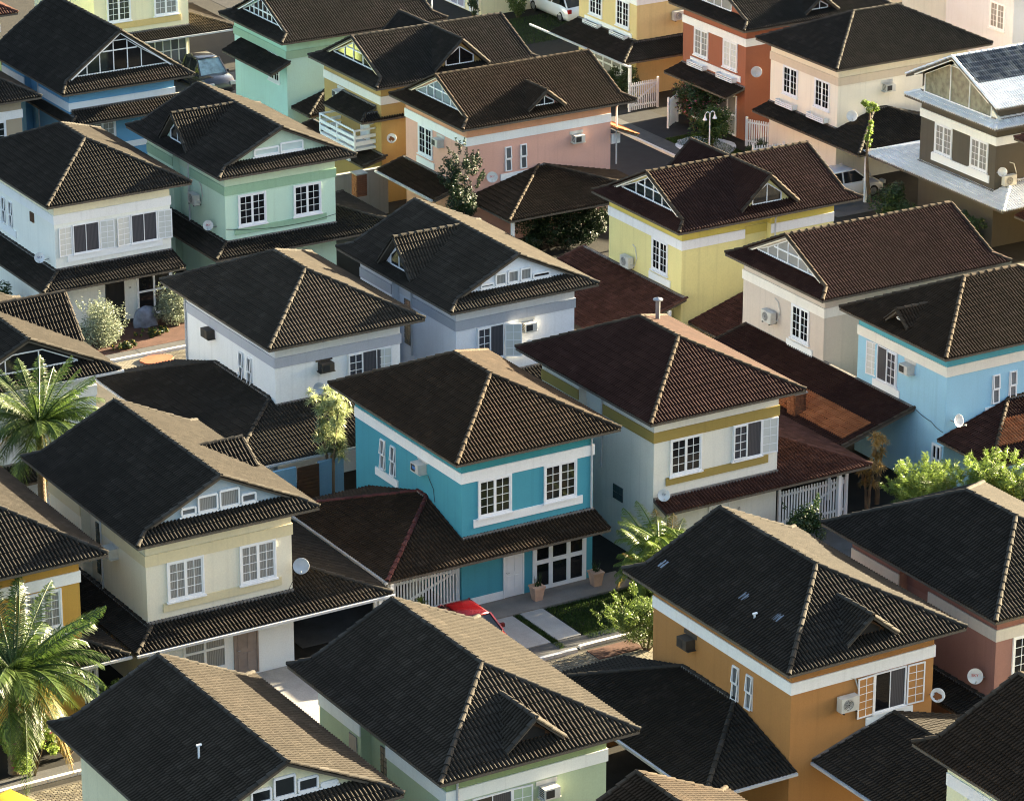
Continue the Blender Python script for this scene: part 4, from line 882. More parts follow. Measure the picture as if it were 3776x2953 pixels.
# brick chimneys and a rendered wall between the low roofs
M_BRICK = plain('brick', (120, 75, 50), .9)
def chimney(x, y, z0, z1, label, w=.55):
    e = empty('chimney', (x, y, z0)); top(e, label, 'chimney', 'small chimneys on low roofs'); n = int((z1 - z0) / .11)
    for k in range(n):
        for q in range(4):
            M = Matrix.Rotation(q * math.pi / 2 + (k % 2) * .0, 4, 'Z')
            for j in range(2):
                x0 = -w / 2 + j * w / 2 + (.0 if k % 2 else .0)
                obj('brick', cached(('brick', w), lambda: MB().box(0, 0, 0, w / 2 - .015, .1, .095).mesh('brick', M_BRICK)), e, M @ T(x0, -w / 2, k * .11))
    MB().box(-w / 2 + .05, -w / 2 + .05, 0, w / 2 - .05, w / 2 - .05, n * .11 - .02).build('mortar_core', M_CONC, e)
    MB().box(-w / 2 - .05, -w / 2 - .05, n * .11, w / 2 + .05, w / 2 + .05, n * .11 + .06).build('cap', M_CONC, e)
chimney(80.55, 148.4, 1.9, 3.1, 'brick chimney stub before the concrete wall below the ochre house')
chimney(81.2, 112.7, 2.2, 3.2, 'brick chimney stub on the dark low roof left of the light blue house')
w = empty('boundary_wall', (80.2, 150.3, 0)); top(w, 'stained concrete boundary wall below the balcony of the ochre house', 'wall')
MB().box(0, 0, 0, 3.0, .18, 2.35).build('wall_panel', paint((150, 145, 140), .9, 1.0, .4), w); MB().box(-.03, -.03, 2.35, 3.03, .21, 2.42).build('coping', M_CONC, w)

def cable(label, pts, sag=.15):
    P = []
    for i in range(len(pts) - 1):
        a, b = Vector(pts[i]), Vector(pts[i + 1])
        for t in range(8): q = a.lerp(b, t / 8); P.append(q - Vector((0, 0, sag * math.sin(math.pi * t / 8))))
    P.append(Vector(pts[-1])); o = MB().tube(P, .012, 5).build('cable', plain('cable', (28, 28, 30), .6), None); top(o, label, 'cable')
g = HS['mint_green']; cable('thin black cable sagging across the light green house front', [g.world('F', -.02, 3.5, .06), g.world('F', 2.9, 3.15, .06), g.world('F', 5.7, 3.3, .06)], .06)
g = HS['sky_blue']; cable('black cable from the low roof to the dish on the light blue house', [g.world('F', 4.0, 3.15, .06), g.world('F', 5.1, 2.95, .06), g.world('F', 5.88, 2.75, .06)], .05)
g = HS['teal']; cable('thin cable hanging on the teal house side wall under the air conditioner', [g.world('L', 5.7, 4.6, .05), g.world('L', 6.1, 4.2, .05), g.world('L', 6.2, 3.7, .05)], .02)
g = HS['pale_yellow']; cable('cable from the mesh dish down to the porch roof', [g.world('F', 5.8, 3.7, .1), g.world('F', 5.6, 3.2, .1), g.world('F', 4.9, 2.85, .6)], .05)
# ------------------------------------------------------------------ plants
L_PALM = leafmat('palm_leaf', (0.034, 0.068, 0.012), (0.08, 0.12, 0.024), .36, .42); L_PALMY = leafmat('palm_leaf_yellow', (0.22, 0.15, 0.02), (0.35, 0.24, 0.04), .45)
L_DARK = leafmat('dark_leaf', (0.018, 0.04, 0.01), (0.04, 0.075, 0.02), .25); L_VDARK = leafmat('very_dark_leaf', (0.008, 0.02, 0.005), (0.02, 0.042, 0.011), .12, .55); L_MID = leafmat('mid_leaf', (0.06, 0.10, 0.02), (0.14, 0.19, 0.05), .4); L_BRIGHT = leafmat('bright_leaf', (0.13, 0.20, 0.03), (0.24, 0.32, 0.07), .45)
L_SILVER = leafmat('silver_leaf', (0.13, 0.16, 0.10), (0.30, 0.33, 0.22), .25, .6); L_PALE = leafmat('pale_leaf', (0.26, 0.31, 0.13), (0.42, 0.46, 0.24), .3); L_GOLD = leafmat('gold_leaf', (0.30, 0.18, 0.05), (0.44, 0.29, 0.10), .4)
L_PINK = leafmat('pink_flower', (0.32, 0.06, 0.13), (0.45, 0.10, 0.2), .3); L_CORAL = leafmat('coral_flower', (0.6, 0.2, 0.12), (0.7, 0.3, 0.2), .3); L_YEL = leafmat('yellow_flower', (0.55, 0.36, 0.02), (0.65, 0.45, 0.04), .3)
M_BARK = plain('bark', (110, 92, 70), .9, var=.25); M_STEM = plain('stem', (90, 84, 50), .8)
def frond_mesh(L, droop, lift, n=44, leaf=.55, w=.036, seed=0):
    """a palm frond: curved rachis with two rows of hanging leaflets"""
    rnd = random.Random(seed); v = []; f = []; pts = []
    for i in range(15):
        t = i / 14; pts.append(Vector((L * t * (1 - .12 * droop * t), 0, L * (lift * t - droop * t * t))))
    m = MB(); m.tube(pts, [.03 * (1 - .85 * i / 14) + .004 for i in range(15)], 5); v = [Vector(x) for x in m.v]; f = list(m.f)
    for i in range(n):
        t = .12 + .87 * i / (n - 1); k = t * 14; a = min(13, int(k)); p = pts[a].lerp(pts[a + 1], k - a); tg = (pts[a + 1] - pts[a]).normalized()
        ll = leaf * (math.sin(math.pi * min(1, .14 + t * .86)) ** .6) * rnd.uniform(.85, 1.1)
        for sg in (-1, 1):
            d = (Vector((0, sg, 0)) * .75 + tg * (.55 + .35 * t) + Vector((0, 0, -.12 + rnd.uniform(-.12, .12)))).normalized()
            q1 = p + d * ll * .5 + Vector((0, 0, -.03)); q2 = p + d * ll + Vector((0, 0, -.2 * ll - .1 * rnd.random())); ww = tg * w / 2; b = len(v)
            v += [p - ww * .6, p + ww * .6, q1 + ww, q1 - ww, q2]; f += [(b, b + 1, b + 2, b + 3), (b + 3, b + 2, b + 4)]
    return v, f
FR = {}
def frond(kind, mat):
    P = {'up': (2.3, .35, 1.15, 46, .5), 'mid': (2.6, .62, .75, 50, .62), 'low': (2.6, .8, .35, 50, .64), 'hang': (2.5, .95, -.02, 48, .62)}[kind]
    return cached(('frond', kind, mat.name), lambda: mesh('frond', *frond_mesh(P[0], P[1], P[2], P[3], P[4], seed=hash(kind) % 99), mat))
def palm(name, label, loc, hgt, s=1.0, n=20, lean=(0.0, 0.0), mat=None, rz=0, grp='palms'):
    e = empty(name, loc); top(e, label, 'palm', grp); mat = mat or L_PALM
    pts = [(lean[0] * (t / 8) ** 2, lean[1] * (t / 8) ** 2, hgt * t / 8) for t in range(9)]
    m = MB(); m.tube(pts, [.17 * s - .05 * s * t / 8 for t in range(9)], 10)
    for k in range(int(hgt / .16)):
        t = k * .16 / hgt; x, y = lean[0] * t * t, lean[1] * t * t; m.lathe([(.17 * s - .05 * s * t, 0), (.185 * s - .05 * s * t, .02), (.17 * s - .05 * s * t, .04)], 10, T(x, y, k * .16))
    m.build('trunk', M_BARK, e)
    c = Vector((lean[0], lean[1], hgt))
    for i in range(n):
        kind = ('up', 'up', 'mid', 'mid', 'mid', 'low', 'low', 'hang')[int(i * 8 / n)]
        M = Matrix.Translation(c) @ Matrix.Rotation(i * 2.399 + random.uniform(-.2, .2) + rz, 4, 'Z') @ Matrix.Rotation(random.uniform(-.12, .12), 4, 'Y') @ Matrix.Rotation(random.uniform(-.3, .3), 4, 'X') @ Matrix.Scale(s * random.uniform(.85, 1.1), 4)
        obj('frond', frond(kind, mat if random.random() > .08 else (L_PALMY if kind in ('hang', 'low') else mat)), e, M)
    return e
def afrond(kind, mat):
    P = {'up': (1.35, .4, 1.1), 'mid': (1.45, .75, .8), 'low': (1.4, .9, .35), 'hang': (1.3, 1.0, .0)}[kind]
    return cached(('afrond', kind, mat.name), lambda: mesh('frond', *frond_mesh(*P, 34, .38, .024, seed=len(kind)), mat))
def areca(name, label, loc, stems=9, s=.55, spread=.5, hgt=1.6, mat=None, yellow=.15, grp='clumping palms'):
    e = empty(name, loc); top(e, label, 'palm', grp); mat = mat or L_PALM
    for k in range(stems):
        a = k * 2.4; r = spread * random.uniform(.2, 1); bx, by = r * math.cos(a), r * math.sin(a); hh = hgt * random.uniform(.45, 1.0); tx, ty = bx * 1.7, by * 1.7
        MB().tube([(bx, by, 0), ((bx + tx) / 2, (by + ty) / 2, hh * .55), (tx, ty, hh)], [.05, .04, .03], 6).build('stem', M_STEM, e)
        for i in range(7):
            kind = ('up', 'mid', 'mid', 'low', 'low', 'mid', 'hang')[i]
            M = Matrix.Translation((tx, ty, hh)) @ Matrix.Rotation(a + i * 2.399, 4, 'Z') @ Matrix.Rotation(random.uniform(-.2, .2), 4, 'Y') @ Matrix.Scale(s * 1.6 * random.uniform(.7, 1.1), 4)
            obj('frond', afrond(kind, L_PALMY if random.random() < yellow else mat), e, M)
    return e
def leaves(lumps, n, size, flat=.0, rnd=random, asp=.42):
    v = []; f = []
    tot = sum(l[3] ** 2 for l in lumps)
    for cx, cy, cz, r in lumps:
        for _ in range(max(4, int(n * r * r / tot))):
            d = Vector((rnd.gauss(0, 1), rnd.gauss(0, 1), rnd.gauss(0, 1))).normalized(); rr = r * (1 - abs(rnd.gauss(0, .22))); p = Vector((cx, cy, cz)) + d * rr
            if p.z < .03: continue
            a = Vector((rnd.gauss(0, 1), rnd.gauss(0, 1), rnd.gauss(0, .6))).normalized(); b = a.cross(d + Vector((0, 0, .3))).normalized(); s = size * rnd.uniform(.6, 1.3); k = len(v)
            v += [p - a * s, p - b * s * asp, p + a * s, p + b * s * asp]; f.append((k, k + 1, k + 2, k + 3))
    return v, f
def shrub(name, label, loc, rx, ry, rz, n=2600, size=.06, mat=None, lumps=26, cat='shrub', zc=None, grp='garden shrubs', flowers=None, nfl=0, seed=1, lump=.42, shoots=0, asp=.42):
    rnd = random.Random(seed); e = empty(name, loc); top(e, label, cat, grp); L = []; zc = rz if zc is None else zc
    for i in range(lumps):
        d = Vector((rnd.gauss(0, 1), rnd.gauss(0, 1), rnd.gauss(0, 1))).normalized(); k = rnd.uniform(.35, .8)
        L.append((d.x * rx * k, d.y * ry * k, zc + d.z * rz * k, lump * min(rx, ry, rz) * rnd.uniform(.7, 1.35)))
    L.append((0, 0, zc, .6 * min(rx, ry, rz)))
    for i in range(shoots):
        a = rnd.uniform(0, 6.28); k = rnd.uniform(.5, 1.05); x, y = rx * k * math.cos(a), ry * k * math.sin(a); z = zc + rz * math.sqrt(max(0.05, 1.1 - k * k))
        for j in range(4): L.append((x * (1 + .06 * j), y * (1 + .06 * j), z + j * .1, .09 - j * .012))
    obj('foliage', mesh('foliage', *leaves(L, n, size, rnd=rnd, asp=asp), mat or L_MID), e)
    m = MB()
    for i in range(5): l = L[i]; m.tube([(l[0] * .1, l[1] * .1, 0), (l[0] * .5, l[1] * .5, l[2] * .5), l[:3]], [.035, .025, .012], 5)
    m.build('branches', M_BARK, e)
    if flowers:
        v, f = leaves(L, nfl, size * .9, rnd=rnd); obj('flowers', mesh('flowers', v, f, flowers), e)
    return e
def rosette(mat):
    def mk():
        rnd = random.Random(5); v = []; f = []
        for i in range(46):
            z = rnd.uniform(-.35, 1); a = i * 2.399; r = math.sqrt(max(0, 1 - z * z)); d = Vector((r * math.cos(a), r * math.sin(a), z)); s = d.cross(Vector((0, 0, 1))).normalized() * .016; l = rnd.uniform(.24, .34); k = len(v)
            q = d * l * .55 + Vector((0, 0, .02)); t = d * l + Vector((0, 0, -.05)); v += [-s * .8, s * .8, q + s, q - s, t]; f += [(k, k + 1, k + 2, k + 3), (k + 3, k + 2, k + 4)]
        return mesh('rosette', v, f, mat)
    return cached(('ros', mat.name), mk)
def dracaena(name, label, loc, hgt, heads, mat, spread=.6, z0=.5, s=1.0, seed=3, stems=4):
    rnd = random.Random(seed); e = empty(name, loc); top(e, label, 'plant', 'dracaenas'); tips = []
    for k in range(stems):
        a = k * 2.4; x, y = spread * .8 * math.cos(a), spread * .8 * math.sin(a)
        MB().tube([(x * .15, y * .15, 0), (x * .3, y * .3, hgt * .45), (x, y, hgt * rnd.uniform(.8, .98))], [.07, .055, .03], 6).build('stem', M_BARK, e); tips.append((x, y))
    for i in range(heads):
        z = hgt * (z0 + (1.02 - z0) * rnd.random()); x, y = tips[i % stems]; q = (z / hgt)
        M = T(x * q + rnd.gauss(0, .14), y * q + rnd.gauss(0, .14), z) @ Matrix.Rotation(rnd.uniform(0, 6), 4, 'Z') @ Matrix.Rotation(rnd.uniform(-.5, .5), 4, 'X') @ Matrix.Scale(s * rnd.uniform(.8, 1.15), 4)
        obj('leaf_head', rosette(mat), e, M)
    return e
palm('coconut_palm', 'tall coconut palm with arching fronds before the white house at the left edge', (50.45, 118.4, 0), 6.0, 1.08, 66, (.0, .0), rz=.5)
palm('coconut_palm', 'broad coconut palm at the bottom left by the mustard house', (42.6, 103.5, 0), 3.7, 1.3, 64, (.1, -.2), rz=1.1)
palm('young_palm', 'young palm between the two roofs at the bottom', (53.5, 98.6, 0), .7, .62, 12, rz=.3)
areca('fan_palm', 'small sunlit palm between the green and grey houses', (77.6, 139.6, 0), 3, .4, .2, .7, L_BRIGHT)
areca('areca_palm', 'clumping palm with yellowing fronds between the teal and ochre-banded houses', (69.6, 104.4, 0), 28, .74, .65, 2.3, leafmat('areca_leaf', (0.10, 0.16, 0.02), (0.19, 0.26, 0.05), .42), .13)
shrub('feathery_palm', 'bright feathery palm clump left of the light blue house', (81.4, 104.3, 0), 1.6, 1.1, 1.3, 24000, .13, L_BRIGHT, 46, 'palm', zc=1.6, grp='clumping palms', seed=31, lump=.36, shoots=30, asp=.11)
shrub('feathery_palm', 'bright feathery palm clump at the foot of the light blue house wall', (83.5, 102.9, 0), 1.7, 1.1, 1.4, 26000, .13, L_BRIGHT, 48, 'palm', zc=1.75, grp='clumping palms', seed=32, lump=.36, shoots=34, asp=.11)
dracaena('dracaena', 'pale spiky dracaena between the white and teal houses', (62.6, 118.0, 0), 5.0, 84, L_PALE, .66, .48, 1.1)
dracaena('dracaena', 'golden spiky dracaena left of the light blue house', (80.6, 106.9, 0), 2.3, 14, L_GOLD, .35, .45, 1.0, 4, 3)
dracaena('dracaena', 'golden spiky dracaena behind the clumping palms, the taller of two', (81.6, 107.6, 0), 2.9, 12, L_GOLD, .22, .5, 1.0, 6, 2)
dracaena('yucca', 'little spiky yucca in front of the picket gate of the teal house', (60.3, 107.0, 0), .75, 2, L_BRIGHT, .05, .9, 1.0, 8, 1)
dracaena('yucca', 'dark spiky plant under the pale yellow house carport', (59.1, 106.6, 0), .7, 3, L_DARK, .1, .7, 1.1, 9, 1)
shrub('silver_bush', 'round silvery bush with sunlit top before the cream house', (62.9, 140.2, 0), 1.1, 1.0, 1.1, 9500, .05, L_SILVER, 36, seed=2, shoots=8, lump=.5)
shrub('silver_bush', 'silvery bush beside the covered bundle at the cream house', (67.0, 140.7, 0), 1.0, .95, 1.1, 8500, .05, L_SILVER, 34, seed=4, shoots=6, lump=.5)
shrub('ground_cover', 'dark bed with yellow flowers nearest the kerb of the cream house', (63.7, 139.3, 0), .8, .4, .18, 1500, .05, L_DARK, 18, 'plant', flowers=L_YEL, nfl=130, seed=5)
shrub('ground_cover', 'larger dark bed with yellow flowers between the silvery bushes', (65.6, 140.2, 0), 1.3, .55, .2, 2200, .05, L_DARK, 22, 'plant', flowers=L_YEL, nfl=200, seed=6)
shrub('street_bush', 'airy light green bush by the kerb left of the orange house', (66.2, 100.7, 0), 1.9, 1.2, 1.1, 24000, .04, leafmat('feathery_leaf', (0.09, 0.14, 0.025), (0.17, 0.23, 0.05), .35), 46, 'bush', zc=1.15, seed=7, lump=.34, shoots=26)
shrub('bush', 'dark leafy bush before the porch of the ochre-banded house', (76.6, 105.6, 0), .95, .8, .95, 3000, .07, L_DARK, 20, 'bush', seed=8, shoots=6)
shrub('hedge', 'clipped green hedge below the peach house', (81.0, 144.6, 0), .8, 2.6, .9, 9000, .06, L_DARK, 34, 'hedge', seed=9)
shrub('hedge', 'dark green hedge under the peach house carport', (87.8, 141.1, 0), 3.6, .9, 1.3, 20000, .06, L_VDARK, 80, 'hedge', seed=10)
shrub('climber', 'tall dark climbing shrub at the corner of the peach house', (82.75, 142.3, 0), 1.0, .85, 2.9, 9000, .065, L_VDARK, 30, 'shrub', seed=11, lump=.36, shoots=40)
shrub('round_tree', 'dense round tree behind the street lamp', (102.9, 150.9, 0), 1.2, 1.2, 1.0, 5200, .08, leafmat('tree_leaf', (0.03, 0.07, 0.015), (0.07, 0.12, 0.03)), 34, 'tree', zc=1.45, seed=12)
shrub('bougainvillea', 'pink flowering bougainvillea at the rust red house porch', (104.3, 154.7, 0), 1.0, 2.3, 1.3, 5200, .08, L_DARK, 34, 'shrub', zc=1.6, flowers=L_PINK, nfl=600, seed=13)
shrub('bush', 'dark bushes beside the picket gate of the sandy house', (103.6, 160.6, 0), .8, 1.5, 1.2, 3400, .08, L_DARK, 24, 'bush', seed=14)
shrub('low_bush', 'low grey green bush under the ivory house picket fence', (104.0, 148.2, 0), .7, 1.3, .55, 2200, .06, L_DARK, 20, 'bush', seed=15)
shrub('bush', 'dark bush between the yellow house and the white roofs', (103.4, 135.7, 0), 1.0, 1.8, 1.1, 4200, .08, L_DARK, 30, 'bush', seed=16)
shrub('bush', 'dark ivy hanging under the whitewashed porch roof', (104.5, 132.0, 0), .5, 2.6, 1.1, 3600, .07, L_DARK, 28, 'bush', seed=17)
shrub('bush', 'dark bush at the right edge under the charcoal house', (104.6, 124.5, 0), 1.1, 2.0, 1.1, 3600, .08, L_DARK, 26, 'bush', seed=18)
shrub('flowering_bush', 'bush with coral flowers behind the lime house roof', (47.2, 104.6, 0), .8, .6, .95, 2600, .07, L_MID, 22, 'bush', zc=1.25, flowers=L_CORAL, nfl=46, seed=19)
shrub('bush', 'leafy bush under the bottom left palm', (43.0, 102.9, 0), 1.5, .7, 1.5, 6000, .085, L_BRIGHT, 30, 'bush', seed=20, flowers=L_PINK, nfl=18)
shrub('bush', 'dark bush behind the lime house by the kerb', (44.6, 103.7, 0), 1.2, .6, .7, 2600, .07, L_DARK, 20, 'bush', seed=21)
shrub('bush', 'shrub tips in front of the sage house at the bottom edge', (50.0, 82.6, 0), .6, .5, 1.3, 1600, .07, L_BRIGHT, 16, 'bush', zc=2.7, seed=22)
shrub('bush', 'dark bush at the left edge below the cream house', (60.6, 146.5, 0), .7, 1.6, .9, 2600, .08, L_DARK, 20, 'bush', seed=23)
shrub('conifer', 'small dark conifer before the glazed doors at the top', (105.6, 180.2, 0), .35, .35, .75, 1500, .06, L_DARK, 16, 'tree', zc=.8, seed=24)
shrub('tall_reed', 'tall reedy plant by the white door at the top', (107.9, 178.9, 0), .8, .6, 1.0, 2600, .07, L_MID, 24, 'plant', seed=25, shoots=20)
shrub('bush', 'green bush behind the silver pickup', (83.2, 176.4, 0), .6, .6, .8, 1600, .07, L_BRIGHT, 14, 'bush', seed=26)
shrub('bush', 'bright green bush in the top left corner', (72.5, 178.0, 0), 1.0, 1.0, 1.2, 2400, .09, L_BRIGHT, 18, 'bush', seed=27)
shrub('bush', 'dark bush under the right edge of the terracotta house', (74.2, 96.8, 0), 1.3, .6, .7, 2600, .07, L_DARK, 20, 'bush', seed=28)
e = empty('papaya_tree', (104.5, 139.3, 0)); top(e, 'thin papaya tree with a small sunlit crown before the ivory house', 'tree')
MB().tube([(0, 0, 0), (-.15, .1, 1.2), (-.1, .3, 2.6), (.05, .35, 3.9), (.05, .4, 5.0)], [.1, .09, .07, .05, .03], 8).build('trunk', M_BARK, e)
obj('foliage', mesh('foliage', *leaves([(.05 + random.uniform(-.3, .3), .4 + random.uniform(-.3, .3), 4.95 + random.uniform(-.15, .25), .16) for _ in range(7)] + [(.0 + random.uniform(-.15, .15), .33, 3.0 + .16 * k, .13) for k in range(8)], 700, .09), L_BRIGHT), e)
# ------------------------------------------------------------------ fences, lamps, pots, vehicles
def fence(name, label, p, q, hgt, brace=False, gap=.13, z=0.05):
    p = Vector((*p, z)); q = Vector((*q, z)); d = q - p; L = d.length; e = empty(name, p, math.atan2(d.y, d.x)); top(e, label, 'fence', 'white picket gates')
    n = int(L / gap); me = cached(('slat', hgt), lambda: MB().box(-.035, -.012, 0.06, .035, .012, hgt - .03).add([(-.035, -.012, hgt - .03), (.035, -.012, hgt - .03), (.035, .012, hgt - .03), (-.035, .012, hgt - .03), (0, 0, hgt)], [(0, 1, 4), (1, 2, 4), (2, 3, 4), (3, 0, 4)]).mesh('slat', M_FRAME))
    for k in range(n + 1): obj('slat', me, e, T(k * L / n, 0, random.uniform(-.015, .015)))
    for zz in (.25, hgt - .25): MB().box(0, .014, zz, L, .05, zz + .09).build('rail', M_FRAME, e)
    if brace: MB().bar((0, .03, .3), (L, .03, hgt - .25), .035, .09).build('brace', M_FRAME, e)
    for x in (-.06, L + .06): MB().box(x - .05, -.05, 0, x + .05, .05, hgt + .1).build('post', M_FRAME, e)
fence('picket_gate', 'white picket gate under the brown carport of the teal house', (58.7, 107.35), (62.1, 107.35), 1.75, True)
fence('picket_gate', 'white picket gate under the red carport right of the ochre-banded house', (76.6, 107.2), (79.7, 107.2), 1.7, True)
fence('picket_gate', 'white picket gate beside the sandy house, the larger one on the road', (102.9, 158.9), (104.6, 158.9), 1.6, True)
fence('picket_gate', 'open leaf of white picket gate by the bougainvillea', (103.0, 155.3), (104.0, 156.0), 1.6)
fence('picket_fence', 'short white picket fence behind the dark red gable', (103.2, 147.6), (104.7, 147.2), 1.0)
fence('picket_fence', 'white picket panel between the rust red and ivory houses', (104.7, 150.4), (105.3, 149.2), 1.5)
fence('picket_fence', 'white picket fence of the mustard house behind the palm', (45.0, 106.9), (47.2, 106.9), 1.5)
for hn, pts in (('teal', ((58.65, 106.1), (58.65, 113.9))), ('white', ((58.65, 118.6), (58.65, 126))), ('orange', ((58.75, 86.1), (58.75, 95.5))), ('pale_yellow', ((57.9, 104.7),)), ('peach', ((84.1, 139.9), (92.0, 139.9))), ('sand', ((103.3, 159.6),)), ('charcoal', ((104.4, 139.6),)), ('sky_blue', ((84.1, 103.6), (80.2, 109.0), (80.2, 117.5))), ('sage', ((57.3, 85.0),))):
    h = HS[hn]; Wi = h.WM.inverted()
    for x, y in pts: q = Wi @ Vector((x, y, 0)); h.post(q.x, q.y, 2.4 if hn != 'sky_blue' or x > 83 else 1.9)
for hn, a, b in (('orange', (58.65, 85.82), (62.3, 85.82)), ('orange', (58.62, 85.85), (58.62, 96.1)), ('teal', (58.36, 105.9), (58.36, 114.2)), ('white', (58.2, 118.2), (58.2, 130.6)), ('white', (58.2, 118.17), (67.7, 118.17)), ('ochre', (82.0, 152), (82.0, 157)), ('peach', (82.2, 144.2), (82.2, 149.8)), ('sand', (102.95, 159.0), (102.95, 169.4)), ('cream_top', (80.3, 176.95), (88.8, 176.95)), ('yellow', (79.75, 124.9), (79.75, 133))):
    h = HS[hn]; Wi = h.WM.inverted(); z = 2.47
    if hn == 'yellow': z = 1.72
    p = Wi @ Vector((*a, z)); q = Wi @ Vector((*b, z)); h.gutter(p, q)
# carport back and side walls
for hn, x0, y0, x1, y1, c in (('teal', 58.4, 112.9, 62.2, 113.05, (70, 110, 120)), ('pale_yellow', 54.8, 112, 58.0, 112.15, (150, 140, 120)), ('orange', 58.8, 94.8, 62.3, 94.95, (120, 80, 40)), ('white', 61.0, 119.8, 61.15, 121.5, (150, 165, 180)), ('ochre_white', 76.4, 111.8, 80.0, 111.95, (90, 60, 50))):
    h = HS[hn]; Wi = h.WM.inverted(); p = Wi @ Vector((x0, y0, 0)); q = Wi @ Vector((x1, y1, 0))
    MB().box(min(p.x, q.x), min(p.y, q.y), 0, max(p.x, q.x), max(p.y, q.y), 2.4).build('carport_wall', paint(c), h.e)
# blue-grey yard walls and a wooden screen between the white and teal houses
w = empty('yard_wall', (60.1, 116.9, 0)); top(w, 'blue-grey yard wall with wooden screen left of the teal house', 'wall')
MB().box(-1.6, 1.0, 0, .9, 1.15, 2.3).build('wall_panel', paint((120, 165, 190)), w); MB().box(1.9, 1.0, 0, 3.0, 1.15, 2.3).build('wall_panel', paint((110, 150, 175)), w)
for k in range(14): MB().box(.92, .95, .05 + k * .16, 1.88, 1.0, .195 + k * .16).build('plank', M_WOOD, w)
def lamp(loc, label, hgt=4.2):
    e = empty('street_lamp', loc); top(e, label, 'street lamp', 'white street lamps with bell shades')
    MB().tube([(0, 0, 0), (0, 0, hgt)], [.045, .03], 8).lathe([(.11, 0), (.11, .3), (.06, .4)], 10).build('pole', M_FRAME, e)
    for sg in (-1, 1):
        MB().tube([(0, 0, hgt - .5)] + [(sg * (.15 - .15 * math.cos(t * math.pi / 6)), 0, hgt - .1 + .2 * math.sin(t * math.pi / 6)) for t in range(1, 7)], .025, 6).build('arm', M_FRAME, e)
        MB().lathe([(.025, .0), (.05, -.08), (.12, -.22), (.1, -.22), (.02, -.02)], 12, T(sg * .3, 0, hgt - .08)).build('lamp_shade', M_FRAME, e)
lamp((100.95, 148.4, 0), 'white double street lamp in front of the round tree', 2.9); lamp((101.9, 178.6, 0), 'white double street lamp at the top edge before glazed doors', 3.6)
def pot(loc, label, seed):
    e = empty('plant_pot', loc); top(e, label, 'plant pot', 'square terracotta pots'); c = plain('pot_clay', (205, 165, 140), .8, k=1.1)
    m = MB(); v = [(-.15, -.15, 0), (.15, -.15, 0), (.15, .15, 0), (-.15, .15, 0), (-.22, -.22, .5), (.22, -.22, .5), (.22, .22, .5), (-.22, .22, .5)]; m.add(v, BF); m.box(-.245, -.245, .5, .245, .245, .57); m.build('pot', c, e)
    rnd = random.Random(seed); v = []; f = []
    for i in range(26):
        a = rnd.uniform(0, 6.28); d = Vector((math.cos(a) * .35, math.sin(a) * .35, 1)).normalized(); s = d.cross(Vector((0, 0, 1))).normalized() * .025; l = rnd.uniform(.25, .6); b = Vector((rnd.uniform(-.12, .12), rnd.uniform(-.12, .12), .56)); k = len(v)
        v += [b - s, b + s, b + d * l]; f.append((k, k + 1, k + 2))
    obj('leaves', mesh('leaves', v, f, L_DARK), e)
pot((65.05, 106.45, .1), 'square clay pot with spiky plant left of the teal house glazing', 1); pot((67.65, 106.45, .1), 'square clay pot with low plant right of the teal house glazing', 2)
